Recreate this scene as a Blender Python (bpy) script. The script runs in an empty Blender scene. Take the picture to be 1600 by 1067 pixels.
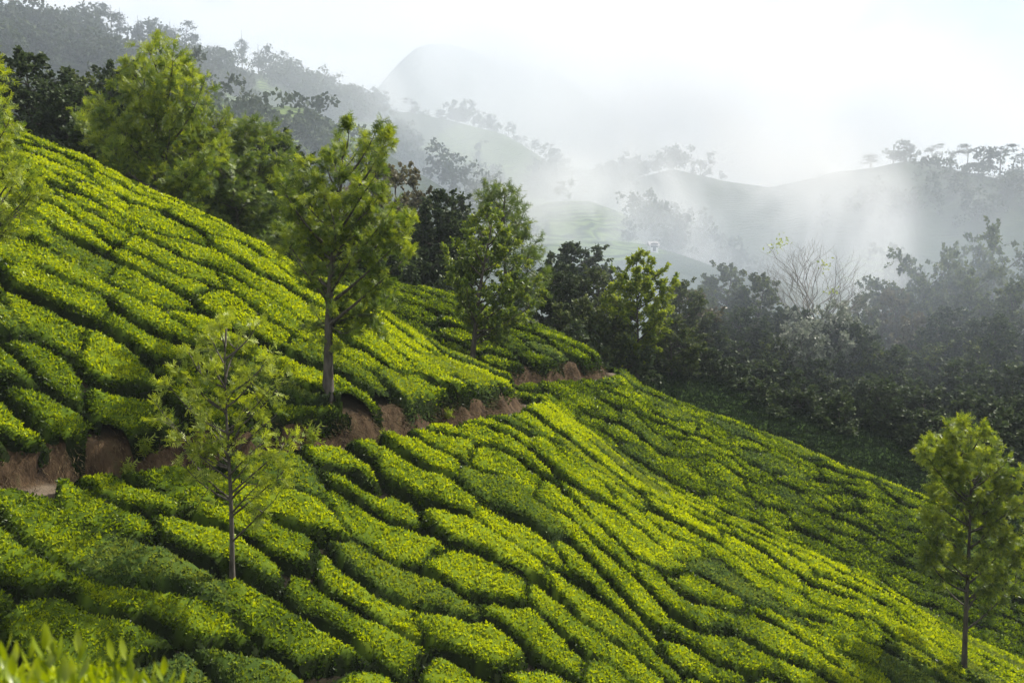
import bpy, math, random
import numpy as np
from mathutils import Vector

random.seed(7)
RNG = np.random.default_rng(11)
C = bpy.context.scene.collection
SC = bpy.context.scene
F = 1556.0                      # focal length in photograph pixels
PITCH = math.atan((533.5 - 430.0) / F)

# ------------------------------------------------------------------ camera, sky, sun
cam_d = bpy.data.cameras.new('camera')
cam = bpy.data.objects.new('camera', cam_d)
C.objects.link(cam)
cam.location = (0, 0, 0)
cam.rotation_euler = (math.radians(90) - PITCH, 0, 0)
cam_d.sensor_width = 36.0
cam_d.lens = 36.0 * F / 1600.0
cam_d.clip_start = 0.1
cam_d.clip_end = 9000
cam_d.dof.use_dof = True
cam_d.dof.focus_distance = 32
cam_d.dof.aperture_fstop = 3.2
SC.camera = cam

SUN_DIR = Vector((0.54, 0.44, 0.76)).normalized()
SUN_EL = math.asin(SUN_DIR.z)
SUN_AZ = math.atan2(SUN_DIR.x, SUN_DIR.y)

world = bpy.data.worlds.new('World')
SC.world = world
world.use_nodes = True
nt = world.node_tree
bg = nt.nodes['Background']
sky = nt.nodes.new('ShaderNodeTexSky')
sky.sky_type = 'NISHITA'
sky.sun_disc = False
sky.sun_elevation = SUN_EL
sky.sun_rotation = SUN_AZ
sky.air_density = 1.0
sky.dust_density = 2.0
sky.altitude = 1500
tc = nt.nodes.new('ShaderNodeTexCoord')
mp = nt.nodes.new('ShaderNodeMapping')
mp.inputs['Scale'].default_value = (1.0, 1.0, 2.2)
cn = nt.nodes.new('ShaderNodeTexNoise')
cn.inputs['Scale'].default_value = 2.6
cn.inputs['Detail'].default_value = 7
cn.inputs['Roughness'].default_value = 0.55
cn.inputs['Distortion'].default_value = 0.5
cr = nt.nodes.new('ShaderNodeValToRGB')
cr.color_ramp.elements[0].position = 0.26
cr.color_ramp.elements[0].color = (0, 0, 0, 1)
cr.color_ramp.elements[1].position = 0.50
cr.color_ramp.elements[1].color = (0.9, 0.9, 0.9, 1)
mx = nt.nodes.new('ShaderNodeMix')
mx.data_type = 'RGBA'
nt.links.new(tc.outputs['Generated'], mp.inputs['Vector'])
nt.links.new(mp.outputs['Vector'], cn.inputs['Vector'])
nt.links.new(cn.outputs['Fac'], cr.inputs['Fac'])
nt.links.new(cr.outputs['Color'], mx.inputs['Factor'])
nt.links.new(sky.outputs['Color'], mx.inputs['A'])
mx.inputs['B'].default_value = (7.7, 7.6, 7.55, 1)
nt.links.new(mx.outputs['Result'], bg.inputs['Color'])
bg.inputs['Strength'].default_value = 0.075

sd = bpy.data.lights.new('sun', 'SUN')
sun = bpy.data.objects.new('sun', sd)
C.objects.link(sun)
sd.energy = 5.0
sd.angle = math.radians(0.6)
sd.color = (1.0, 0.94, 0.83)
sun.rotation_euler = (-SUN_DIR).to_track_quat('-Z', 'Y').to_euler()
sun.location = (60, 40, 100)

SC.view_settings.view_transform = 'Standard'
SC.view_settings.look = 'None'
SC.view_settings.gamma = 1.0
SC.view_settings.use_curve_mapping = False
SC.view_settings.exposure = 1.05
cy = SC.cycles
cy.max_bounces = 6
cy.diffuse_bounces = 2
cy.glossy_bounces = 1
cy.transmission_bounces = 3
cy.transparent_max_bounces = 8
cy.volume_bounces = 1
cy.volume_max_steps = 96
cy.volume_step_rate = 2.0
cy.sample_clamp_indirect = 4.0
cy.sample_clamp_direct = 1.8
cy.caustics_reflective = False
cy.caustics_refractive = False
cy.use_denoising = True

# ------------------------------------------------------------------ helpers
def ray(px, py):
    """world direction of a photograph pixel, scaled so its ground-plan forward part is 1"""
    u = (px - 800.0) / F
    v = (533.5 - py) / F
    cp, sp = math.cos(PITCH), math.sin(PITCH)
    dy = cp + v * sp
    dz = -sp + v * cp
    return np.array([u / dy, 1.0, dz / dy])

def project(x, y, z):
    cp, sp = math.cos(PITCH), math.sin(PITCH)
    f = y * cp - z * sp
    w = y * sp + z * cp
    f = np.maximum(f, 1e-3)
    return 800 + F * x / f, 533.5 - F * w / f

def _hash(ix, iy, s):
    h = (ix.astype(np.int64) * 374761393 + iy.astype(np.int64) * 668265263 + s * 1442695041) & 0xFFFFFFFF
    h = ((h ^ (h >> 13)) * 1274126177) & 0xFFFFFFFF
    h = h ^ (h >> 16)
    return (h & 0xFFFFFF) / float(0xFFFFFF)

def vnoise(x, y, s=0):
    x = np.asarray(x, float); y = np.asarray(y, float)
    ix = np.floor(x); iy = np.floor(y)
    fx = x - ix; fy = y - iy
    fx = fx * fx * (3 - 2 * fx); fy = fy * fy * (3 - 2 * fy)
    a = _hash(ix, iy, s); b = _hash(ix + 1, iy, s)
    c = _hash(ix, iy + 1, s); d = _hash(ix + 1, iy + 1, s)
    return (a * (1 - fx) + b * fx) * (1 - fy) + (c * (1 - fx) + d * fx) * fy * 1.0

def fbm(x, y, s=0, o=4):
    t = 0; a = 0.5; n = 0
    for k in range(o):
        t = t + a * (vnoise(x, y, s + k * 17) * 2 - 1)
        n += a
        a *= 0.5; x = x * 2.03 + 5.1; y = y * 2.03 + 1.7
    return t / n

def smax(a, b, k=1.2):
    return 0.5 * (a + b + np.sqrt((a - b) ** 2 + k * k))

def sabs(d, r):
    return np.sqrt(d * d + r * r) - r

def sstep(a, b, x):
    t = np.clip((x - a) / (b - a), 0, 1)
    return t * t * (3 - 2 * t)

# ------------------------------------------------------------------ the lie of the land
def spur1(x, y):
    r = np.interp(x, [-60, -30, -17.6, -12.5, -8, -4.6, -2.3, 0, 0.9, 2.3, 4.6, 9, 12, 18.2, 40, 80], [13, 9.4, 4.6, 2.15, -0.1, -1.85, -3.45, -4.4, -4.95, -5.95, -7.7, -9.95, -11.4, -14.9, -27, -47])
    yc = 35.0 + 0.0 * x
    mn = np.interp(x, [-30, -12, 0, 20], [0.56, 0.56, 0.50, 0.46])
    d = y - yc
    return r - np.where(d < 0, sabs(d, 3.0) * mn, sabs(d, 2.6) * 0.62)

def spur2(x, y):
    r = np.interp(x, [-40, -20, -8, -4.5, -2.4, 0, 1.5, 4.0, 5.0, 6.2, 12, 23, 45, 80], [9, 4.0, -0.6, -1.35, -1.9, -2.75, -3.3, -4.35, -4.85, -5.9, -8.35, -12.9, -23, -40])
    yc = 47.0 + 0.05 * x
    d = y - yc
    return r - np.where(d < 0, sabs(d, 3.0) * 0.52, sabs(d, 2.5) * 0.6)

def spur3(x, y):
    r = np.interp(x, [-60, -30, -10, 8, 13, 28, 45, 90], [8, 3.5, -1.0, -4.6, -6.0, -9.2, -13.0, -26])
    yc = 66.0 + 0.12 * x
    d = y - yc
    return r - np.where(d < 0, sabs(d, 4.0) * 0.38, sabs(d, 4.0) * 0.35)

def camhill(x, y):
    d = np.maximum(y - 1.6, 0)
    return -1.75 - 0.95 * d - 0.01 * np.maximum(-y, 0) + 0.04 * np.abs(x)

# far hills: (distance list, crest as photograph pixels, slope towards the camera, slope behind, floor)
FAR = [
    dict(px=[-900, -300, 0, 120, 220, 300, 400, 470, 560, 620, 700, 800, 900, 1000],
         py=[60, 45, 62, 62, 85, 105, 118, 145, 180, 215, 290, 360, 420, 470],
         D=[330, 350, 380, 400, 420, 440, 460, 480, 500, 510, 520, 520, 520, 520], g=0.42, gb=0.35),
    dict(px=[-900, 0, 200, 300, 340, 380, 400, 440, 480, 515, 540, 600, 700, 800, 900],
         py=[300, 240, 200, 165, 158, 168, 178, 170, 174, 192, 208, 240, 300, 345, 420],
         D=[220, 240, 250, 260, 265, 265, 265, 265, 270, 275, 280, 290, 300, 320, 330], g=0.34, gb=0.12),
    dict(px=[300, 480, 540, 600, 680, 740, 790, 850, 900, 960, 1050, 1150, 1300],
         py=[260, 190, 172, 172, 186, 200, 212, 250, 290, 318, 345, 380, 430],
         D=[620, 620, 620, 610, 600, 590, 580, 560, 550, 540, 520, 500, 480], g=0.45, gb=0.4),
    dict(px=[520, 600, 700, 800, 860, 920, 960, 1000, 1060, 1150],
         py=[400, 355, 345, 335, 318, 316, 330, 350, 390, 440],
         D=[330, 330, 330, 330, 330, 335, 335, 335, 330, 330], g=0.30, gb=0.12),
    dict(px=[600, 700, 780, 840, 900, 960, 1010, 1070, 1150, 1400],
         py=[420, 402, 392, 386, 380, 378, 384, 402, 430, 470],
         D=[230, 230, 235, 240, 245, 250, 250, 245, 240, 240], g=0.22, gb=0.03),
    dict(px=[820, 950, 1050, 1130, 1200, 1260, 1300, 1360, 1410, 1440, 1500, 1560, 1600, 1800, 2300],
         py=[380, 290, 266, 284, 294, 282, 270, 264, 254, 254, 268, 280, 290, 320, 300],
         D=[560, 540, 520, 505, 495, 490, 485, 475, 465, 460, 450, 445, 440, 400, 360], g=0.36, gb=0.35),
    dict(px=[350, 470, 560, 590, 612, 630, 648, 668, 700, 730, 760, 790, 830, 870, 920, 980, 1060, 1200],
         py=[330, 230, 160, 140, 112, 94, 78, 71, 70, 78, 92, 104, 100, 112, 150, 190, 260, 330],
         D=[1350] * 18, g=0.8, gb=0.6),
]
for h in FAR:
    th, zz = [], []
    for px, py, D in zip(h['px'], h['py'], h['D']):
        r = ray(px, py)
        th.append(math.atan2(r[0], 1.0))
        zz.append(r[2] * D * math.cos(th[-1]))
    h['th'] = th; h['z'] = zz

def far_hills(x, y):
    r = np.hypot(x, y)
    th = np.arctan2(x, y)
    floor = -48 + 10 * fbm(x / 90, y / 90, 5, 3)
    # rolling country outside the picture
    out = -30 + 0.05 * np.clip(r - 200, 0, 900) + 30 * fbm(x / 260, y / 260, 9, 3)
    wout = sstep(0.62, 0.95, np.abs(th))
    Z = floor * (1 - wout) + out * wout
    for k, h in enumerate(FAR):
        c = np.interp(th, h['th'], h['z'])
        D = np.interp(th, h['th'], h['D'])
        d = r - D
        gully = fbm(th * 14 + k * 3, r / 130, 31 + k, 4)
        sc = D / 500.0
        near = np.maximum(-d, 0)
        z = c - np.where(d < 0, sabs(near, 14 * sc) * (h['g'] + 0.09 * gully), sabs(d, 10 * sc) * h['gb'])
        z = z + gully * np.minimum(near, 70 * sc) * 0.12
        edge = np.maximum(0, np.maximum(h['th'][0] - th, th - h['th'][-1]))
        z = z - edge * 500
        Z = smax(Z, z, 2.0 + 2 * sc)
    return Z

def Bf(x, y):
    a = smax(spur1(x, y), spur2(x, y), 0.8)
    a = smax(a, spur3(x, y), 1.0)
    a = np.where(y < 16, np.maximum(a, camhill(x, y)), a)
    wav = 0.28 * fbm(x / 7.0, y / 7.0, 3, 3)
    return a + wav + 0.3

PL = -4.5
def Tf(x, y, full=True):
    """terrain height"""
    B = Bf(x, y)
    w = sstep(16, 18, y) * (1 - sstep(60, 66, y)) * (1 - sstep(18, 26, x))
    lo, mid, hi = PL - 0.3, PL + 0.28, PL + 0.52
    rise = 0.75
    t = np.where(B < lo, B,
        np.where(B < mid, lo + (B - lo) * 0.12,
        np.where(B < hi, lo + 0.07 + (B - mid) / (hi - mid) * rise, B + (lo + 0.07 + rise - hi))))
    z = B * (1 - w) + t * w
    if full:
        z = np.where((y > 75) | (np.abs(x) > 45) | (y < -20), smax(z, far_hills(x, y), 3.0), z)
    return z

def hit(px, py, off=0.35, d0=12, d1=90):
    r = ray(px, py)
    d = np.arange(d0, d1, 0.05)
    z = Tf(r[0] * d, d, False) + off
    k = np.argmax(r[2] * d < z)
    d = d[k]
    return r[0] * d, d

# ------------------------------------------------------------------ mesh building
def mesh_np(name, verts, faces=None, quads=None, cols=None, mats=(), face_mat=None, smooth=False, tris=None):
    """verts (n,3); quads (m,4) and/or tris (k,3); cols (n,4)"""
    me = bpy.data.meshes.new(name)
    nq = 0 if quads is None else len(quads)
    ntr = 0 if tris is None else len(tris)
    me.vertices.add(len(verts))
    me.vertices.foreach_set('co', np.asarray(verts, np.float32).ravel())
    loops = []
    if nq: loops.append(np.asarray(quads, np.int32).ravel())
    if ntr: loops.append(np.asarray(tris, np.int32).ravel())
    loops = np.concatenate(loops)
    tot = np.concatenate([np.full(nq, 4, np.int32), np.full(ntr, 3, np.int32)])
    st = np.concatenate([[0], np.cumsum(tot)[:-1]]).astype(np.int32)
    me.loops.add(len(loops))
    me.loops.foreach_set('vertex_index', loops)
    me.polygons.add(len(tot))
    me.polygons.foreach_set('loop_start', st)
    me.polygons.foreach_set('loop_total', tot)
    if face_mat is not None:
        me.polygons.foreach_set('material_index', np.asarray(face_mat, np.int32))
    if smooth is not False:
        sm = np.ones(len(tot), bool) if smooth is True else np.asarray(smooth, bool)
        me.polygons.foreach_set('use_smooth', sm)
    else:
        me.polygons.foreach_set('use_smooth', np.zeros(len(tot), bool))
    if cols is not None:
        at = me.color_attributes.new('col', 'FLOAT_COLOR', 'POINT')
        at.data.foreach_set('color', np.asarray(cols, np.float32).ravel())
    me.update(calc_edges=True)
    for m in mats: me.materials.append(m)
    return me

def link(name, me, parent=None, loc=None):
    o = bpy.data.objects.new(name, me)
    C.objects.link(o)
    if parent is not None: o.parent = parent
    if loc is not None: o.location = loc
    return o

def empty(name, loc=(0, 0, 0)):
    o = bpy.data.objects.new(name, None)
    o.empty_display_size = 0.3
    C.objects.link(o)
    o.location = loc
    return o

def tag(o, label=None, cat=None, group=None, kind=None):
    if label: o['label'] = label
    if cat: o['category'] = cat
    if group: o['group'] = group
    if kind: o['kind'] = kind
    return o

def copy_tree(src, loc, rz=0, s=1.0, sz=None):
    r = src.copy(); C.objects.link(r)
    r.location = loc; r.rotation_euler = (0, 0, rz); r.scale = (s, s, sz if sz else s)
    for ch in src.children:
        c = ch.copy(); C.objects.link(c); c.parent = r
    return r

# ------------------------------------------------------------------ materials
def new_mat(name):
    m = bpy.data.materials.new(name)
    m.use_nodes = True
    m.node_tree.nodes.clear()
    return m, m.node_tree

def leaf_mat(name, dark, mid, bright, transl=0.35, rough=0.45, spec=0.4, old=None):
    """col attribute: R leaf random, G plant tone, B youth of the leaf, also painted light and shade"""
    m, t = new_mat(name)
    N, L = t.nodes, t.links
    out = N.new('ShaderNodeOutputMaterial')
    a = N.new('ShaderNodeAttribute'); a.attribute_name = 'col'
    s = N.new('ShaderNodeSeparateColor')
    L.new(a.outputs['Color'], s.inputs[0])
    r1 = N.new('ShaderNodeValToRGB')
    e = r1.color_ramp.elements
    e[0].position = 0.0; e[0].color = (*dark, 1)
    e[1].position = 1.0; e[1].color = (*bright, 1)
    k = e.new(0.45); k.color = (*mid, 1)
    ad = N.new('ShaderNodeMath'); ad.operation = 'MULTIPLY_ADD'
    L.new(s.outputs[0], ad.inputs[0]); ad.inputs[1].default_value = 0.45
    L.new(s.outputs[2], ad.inputs[2])
    L.new(ad.outputs[0], r1.inputs['Fac'])
    mo = N.new('ShaderNodeMix'); mo.data_type = 'RGBA'
    L.new(s.outputs[1], mo.inputs['Factor'])
    L.new(r1.outputs['Color'], mo.inputs['A'])
    mo.inputs['B'].default_value = (*(old or mid), 1)
    p = N.new('ShaderNodeBsdfPrincipled')
    p.inputs['Roughness'].default_value = rough
    p.inputs['Specular IOR Level'].default_value = spec
    L.new(mo.outputs['Result'], p.inputs['Base Color'])
    tr = N.new('ShaderNodeBsdfTranslucent')
    hs = N.new('ShaderNodeHueSaturation')
    hs.inputs['Hue'].default_value = 0.488
    hs.inputs['Saturation'].default_value = 1.1
    hs.inputs['Value'].default_value = 1.35
    L.new(mo.outputs['Result'], hs.inputs['Color'])
    L.new(hs.outputs['Color'], tr.inputs['Color'])
    ms = N.new('ShaderNodeMixShader'); ms.inputs[0].default_value = transl
    L.new(p.outputs[0], ms.inputs[1]); L.new(tr.outputs[0], ms.inputs[2])
    L.new(ms.outputs[0], out.inputs['Surface'])
    return m

def noise_mat(name, c1, c2, scale=3.0, rough=0.95, bump=0.3, bdist=0.05, stretch=(1, 1, 1), detail=8, coord='Object', c3=None):
    m, t = new_mat(name)
    N, L = t.nodes, t.links
    out = N.new('ShaderNodeOutputMaterial')
    tcn = N.new('ShaderNodeTexCoord')
    mpn = N.new('ShaderNodeMapping'); mpn.inputs['Scale'].default_value = stretch
    L.new(tcn.outputs[coord], mpn.inputs['Vector'])
    n = N.new('ShaderNodeTexNoise'); n.inputs['Scale'].default_value = scale; n.inputs['Detail'].default_value = detail
    n.inputs['Roughness'].default_value = 0.6
    L.new(mpn.outputs[0], n.inputs['Vector'])
    r = N.new('ShaderNodeValToRGB')
    r.color_ramp.elements[0].position = 0.33; r.color_ramp.elements[0].color = (*c1, 1)
    r.color_ramp.elements[1].position = 0.68; r.color_ramp.elements[1].color = (*c2, 1)
    if c3:
        k = r.color_ramp.elements.new(0.5); k.color = (*c3, 1)
    L.new(n.outputs['Fac'], r.inputs['Fac'])
    p = N.new('ShaderNodeBsdfPrincipled'); p.inputs['Roughness'].default_value = rough
    p.inputs['Specular IOR Level'].default_value = 0.15
    L.new(r.outputs[0], p.inputs['Base Color'])
    b = N.new('ShaderNodeBump'); b.inputs['Strength'].default_value = bump; b.inputs['Distance'].default_value = bdist
    L.new(n.outputs['Fac'], b.inputs['Height'])
    L.new(b.outputs[0], p.inputs['Normal'])
    L.new(p.outputs[0], out.inputs['Surface'])
    return m

M_TEA = leaf_mat('tea_leaves', (0.016, 0.036, 0.006), (0.15, 0.22, 0.006), (0.36, 0.42, 0.006), 0.42, 0.46, 0.28, old=(0.075, 0.110, 0.045))
M_TEASHADE = leaf_mat('shade_painted_tea_leaves', (0.012, 0.022, 0.010), (0.025, 0.042, 0.014), (0.05, 0.075, 0.02), 0.2, 0.8, 0.05, old=(0.016, 0.030, 0.014))  # darker copy of the tea leaves, far-slope shade put into its colours
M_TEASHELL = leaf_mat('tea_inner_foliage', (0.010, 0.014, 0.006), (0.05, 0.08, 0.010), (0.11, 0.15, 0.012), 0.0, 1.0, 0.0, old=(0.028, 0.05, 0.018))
M_OAK = leaf_mat('silver_oak_leaves', (0.028, 0.052, 0.014), (0.09, 0.145, 0.022), (0.30, 0.36, 0.040), 0.38, 0.5, 0.35, old=(0.06, 0.09, 0.035))
M_DARKLEAF = leaf_mat('broadleaf_leaves', (0.016, 0.030, 0.013), (0.032, 0.055, 0.020), (0.085, 0.12, 0.036), 0.2, 0.6, 0.18, old=(0.06, 0.062, 0.045))
M_MIDLEAF = leaf_mat('mixed_wood_leaves', (0.022, 0.040, 0.017), (0.048, 0.078, 0.026), (0.14, 0.18, 0.045), 0.25, 0.6, 0.18, old=(0.09, 0.075, 0.045))
M_PALELEAF = leaf_mat('pale_shrub_leaves', (0.07, 0.09, 0.06), (0.17, 0.20, 0.14), (0.42, 0.44, 0.36), 0.2, 0.5, 0.3, old=(0.09, 0.10, 0.07))
M_RUSTLEAF = leaf_mat('rust_leaves', (0.040, 0.044, 0.022), (0.08, 0.082, 0.038), (0.15, 0.145, 0.06), 0.25, 0.5, 0.3, old=(0.085, 0.072, 0.045))
M_FARLEAF = leaf_mat('far_wood_leaves', (0.018, 0.032, 0.018), (0.035, 0.055, 0.026), (0.07, 0.095, 0.038), 0.15, 0.7, 0.1, old=(0.05, 0.055, 0.04))
M_SHOOT = leaf_mat('tea_shoot_leaves', (0.08, 0.14, 0.010), (0.13, 0.19, 0.012), (0.27, 0.32, 0.016), 0.4, 0.35, 0.5, old=(0.10, 0.16, 0.015))
M_BARK = noise_mat('bark', (0.035, 0.030, 0.025), (0.13, 0.115, 0.10), 9, 0.95, 0.6, 0.03, (1, 1, 0.25))
M_PALEBARK = noise_mat('pale_bark', (0.12, 0.115, 0.10), (0.30, 0.28, 0.25), 8, 0.95, 0.5, 0.03, (1, 1, 0.25))
M_DRY = noise_mat('dry_grass_blades', (0.045, 0.034, 0.017), (0.15, 0.11, 0.058), 5, 0.9, 0.1)

def hillside_mat():
    """col attribute: R path, G bank earth"""
    m, t = new_mat('hillside_ground')
    N, L = t.nodes, t.links
    out = N.new('ShaderNodeOutputMaterial')
    a = N.new('ShaderNodeAttribute'); a.attribute_name = 'col'
    s = N.new('ShaderNodeSeparateColor'); L.new(a.outputs['Color'], s.inputs[0])
    tcn = N.new('ShaderNodeTexCoord')
    n = N.new('ShaderNodeTexNoise'); n.inputs['Scale'].default_value = 1.3; n.inputs['Detail'].default_value = 10; n.inputs['Roughness'].default_value = 0.7
    L.new(tcn.outputs['Object'], n.inputs['Vector'])
    mpn = N.new('ShaderNodeMapping'); mpn.inputs['Scale'].default_value = (2.2, 2.2, 0.5)
    n2 = N.new('ShaderNodeTexNoise'); n2.inputs['Scale'].default_value = 1.6; n2.inputs['Detail'].default_value = 9; n2.inputs['Roughness'].default_value = 0.7
    L.new(tcn.outputs['Object'], mpn.inputs['Vector']); L.new(mpn.outputs[0], n2.inputs['Vector'])
    def ramp(src, *cs):
        r = N.new('ShaderNodeValToRGB')
        r.color_ramp.elements[0].position = cs[0][0]; r.color_ramp.elements[0].color = (*cs[0][1], 1)
        r.color_ramp.elements[1].position = cs[-1][0]; r.color_ramp.elements[1].color = (*cs[-1][1], 1)
        for p_, c_ in cs[1:-1]:
            k = r.color_ramp.elements.new(p_); k.color = (*c_, 1)
        L.new(src, r.inputs['Fac']); return r.outputs[0]
    soil = ramp(n.outputs['Fac'], (0.35, (0.010, 0.009, 0.005)), (0.55, (0.020, 0.016, 0.009)), (0.72, (0.018, 0.024, 0.009)))
    path = ramp(n.outputs['Fac'], (0.30, (0.06, 0.045, 0.03)), (0.7, (0.15, 0.12, 0.088)))
    bank = ramp(n2.outputs['Fac'], (0.36, (0.018, 0.012, 0.008)), (0.46, (0.046, 0.029, 0.016)), (0.60, (0.088, 0.058, 0.033)), (0.75, (0.04, 0.045, 0.018)))
    m1 = N.new('ShaderNodeMix'); m1.data_type = 'RGBA'
    L.new(s.outputs[0], m1.inputs['Factor']); L.new(soil, m1.inputs['A']); L.new(path, m1.inputs['B'])
    m2 = N.new('ShaderNodeMix'); m2.data_type = 'RGBA'
    L.new(s.outputs[1], m2.inputs['Factor']); L.new(m1.outputs['Result'], m2.inputs['A']); L.new(bank, m2.inputs['B'])
    p = N.new('ShaderNodeBsdfPrincipled'); p.inputs['Roughness'].default_value = 0.95; p.inputs['Specular IOR Level'].default_value = 0.1
    L.new(m2.outputs['Result'], p.inputs['Base Color'])
    b = N.new('ShaderNodeBump'); b.inputs['Strength'].default_value = 0.8; b.inputs['Distance'].default_value = 0.12
    L.new(n2.outputs['Fac'], b.inputs['Height']); L.new(b.outputs[0], p.inputs['Normal'])
    L.new(p.outputs[0], out.inputs['Surface'])
    return m

def terrain_mat():
    """col attribute: R tea terraces, G open grass; the rest is wood floor; plus rock above the cloud line"""
    m, t = new_mat('terrain_ground')
    N, L = t.nodes, t.links
    out = N.new('ShaderNodeOutputMaterial')
    a = N.new('ShaderNodeAttribute'); a.attribute_name = 'col'
    s = N.new('ShaderNodeSeparateColor'); L.new(a.outputs['Color'], s.inputs[0])
    g = N.new('ShaderNodeNewGeometry')
    sx = N.new('ShaderNodeSeparateXYZ'); L.new(g.outputs['Position'], sx.inputs[0])
    n0 = N.new('ShaderNodeTexNoise'); n0.inputs['Scale'].default_value = 0.03; n0.inputs['Detail'].default_value = 6
    L.new(g.outputs['Position'], n0.inputs['Vector'])
    n1 = N.new('ShaderNodeTexNoise'); n1.inputs['Scale'].default_value = 0.25; n1.inputs['Detail'].default_value = 8; n1.inputs['Roughness'].default_value = 0.7
    L.new(g.outputs['Position'], n1.inputs['Vector'])
    # terrace lines follow the contours
    ma = N.new('ShaderNodeMath'); ma.operation = 'MULTIPLY_ADD'
    L.new(n0.outputs['Fac'], ma.inputs[0]); ma.inputs[1].default_value = 16.0; L.new(sx.outputs[2], ma.inputs[2])
    mb = N.new('ShaderNodeMath'); mb.operation = 'MULTIPLY'; L.new(ma.outputs[0], mb.inputs[0]); mb.inputs[1].default_value = 4.2
    mc = N.new('ShaderNodeMath'); mc.operation = 'SINE'; L.new(mb.outputs[0], mc.inputs[0])
    md = N.new('ShaderNodeMath'); md.operation = 'MULTIPLY_ADD'; L.new(mc.outputs[0], md.inputs[0]); md.inputs[1].default_value = 0.20
    L.new(n1.outputs['Fac'], md.inputs[2])
    r = N.new('ShaderNodeValToRGB')
    e = r.color_ramp.elements
    e[0].position = 0.32; e[0].color = (0.022, 0.038, 0.012, 1)
    e[1].position = 0.75; e[1].color = (0.14, 0.19, 0.06, 1)
    L.new(md.outputs[0], r.inputs['Fac'])
    r2 = N.new('ShaderNodeValToRGB')
    r2.color_ramp.elements[0].position = 0.35; r2.color_ramp.elements[0].color = (0.018, 0.028, 0.014, 1)
    r2.color_ramp.elements[1].position = 0.70; r2.color_ramp.elements[1].color = (0.045, 0.062, 0.028, 1)
    L.new(n1.outputs['Fac'], r2.inputs['Fac'])
    m1 = N.new('ShaderNodeMix'); m1.data_type = 'RGBA'
    L.new(s.outputs[0], m1.inputs['Factor']); L.new(r2.outputs[0], m1.inputs['A']); L.new(r.outputs[0], m1.inputs['B'])
    m2 = N.new('ShaderNodeMix'); m2.data_type = 'RGBA'
    L.new(s.outputs[1], m2.inputs['Factor']); L.new(m1.outputs['Result'], m2.inputs['A']); m2.inputs['B'].default_value = (0.09, 0.12, 0.045, 1)
    p = N.new('ShaderNodeBsdfPrincipled'); p.inputs['Roughness'].default_value = 1.0; p.inputs['Specular IOR Level'].default_value = 0.0
    L.new(m2.outputs['Result'], p.inputs['Base Color'])
    b = N.new('ShaderNodeBump'); b.inputs['Strength'].default_value = 0.7; b.inputs['Distance'].default_value = 1.2
    L.new(md.outputs[0], b.inputs['Height']); L.new(b.outputs[0], p.inputs['Normal'])
    L.new(p.outputs[0], out.inputs['Surface'])
    return m

M_HILL = hillside_mat()
M_TERR = terrain_mat()

# ------------------------------------------------------------------ the ground
AX0, AX1, AY0, AY1, AG = -24.0, 34.0, 13.0, 62.0, 0.16
xs = np.arange(AX0, AX1 + 1e-6, AG); ys = np.arange(AY0, AY1 + 1e-6, AG)
X, Y = np.meshgrid(xs, ys)
Z = Tf(X, Y, False)
Bv = Bf(X, Y)
wz = sstep(16, 18, Y) * (1 - sstep(60, 66, Y)) * (1 - sstep(18, 26, X))
bankm = np.exp(-((Bv - (PL + 0.40)) / 0.24) ** 2) * wz
pathm = sstep(PL - 0.45, PL - 0.25, Bv) * (1 - sstep(PL + 0.2, PL + 0.35, Bv)) * wz
rag = fbm(X * 2.2, Y * 2.2, 71, 4)
Xd = X + bankm * rag * 0.22
Yd = Y + bankm * fbm(X * 2.2, Y * 2.2, 72, 4) * 0.22
Zd = Z + bankm * fbm(X * 1.7, Y * 1.7, 73, 4) * 0.22 + 0.02 * fbm(X * 3, Y * 3, 74, 3)
ny, nx = X.shape
idx = np.arange(nx * ny).reshape(ny, nx)
quads = np.stack([idx[:-1, :-1], idx[:-1, 1:], idx[1:, 1:], idx[1:, :-1]], -1).reshape(-1, 4)
colA = np.stack([pathm.ravel(), np.clip(sstep(PL + 0.1, PL + 0.3, Bv) * (1 - sstep(PL + 0.55, PL + 0.8, Bv)) * wz, 0, 1).ravel(), 0 * pathm.ravel(), 1 + 0 * pathm.ravel()], -1)
hs_ = link('hillside', mesh_np('hillside', np.stack([Xd.ravel(), Yd.ravel(), Zd.ravel()], -1), quads=quads, cols=colA, mats=[M_HILL], smooth=True))
tag(hs_, 'steep tea garden soil with a reddish earth bank and narrow dirt path', None, None, 'structure')

fine = np.radians(np.arange(-31, 31, 0.16))
coarse1 = np.radians(np.arange(-180, -31, 2.5)); coarse2 = np.radians(np.arange(31, 180.1, 2.5))
TH = np.concatenate([coarse1, fine, coarse2])
R = np.concatenate([np.array([0.0, 2, 5, 9]), np.geomspace(12, 2050, 330)])
TT, RR = np.meshgrid(TH, R)
X = RR * np.sin(TT); Y = RR * np.cos(TT)
Z = Tf(X, Y, True)
inner = (X > AX0 + 1) & (X < AX1 - 1) & (Y > AY0 + 1) & (Y < AY1 - 1)
Z = np.where(inner, Z - 1.6, Z)
th_, r_ = TT, RR
PXf, PYf = project(X, Y, Z)
tea = np.zeros_like(Z)
def patch(cx, cy, rx, ry, d0, d1, s):
    n = 0.35 * fbm(X / 25, Y / 25, s, 3)
    q = ((PXf - cx) / rx) ** 2 + ((PYf - cy) / ry) ** 2 + n
    return (1 - sstep(0.8, 1.1, q)) * (RR > d0) * (RR < d1)
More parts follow.
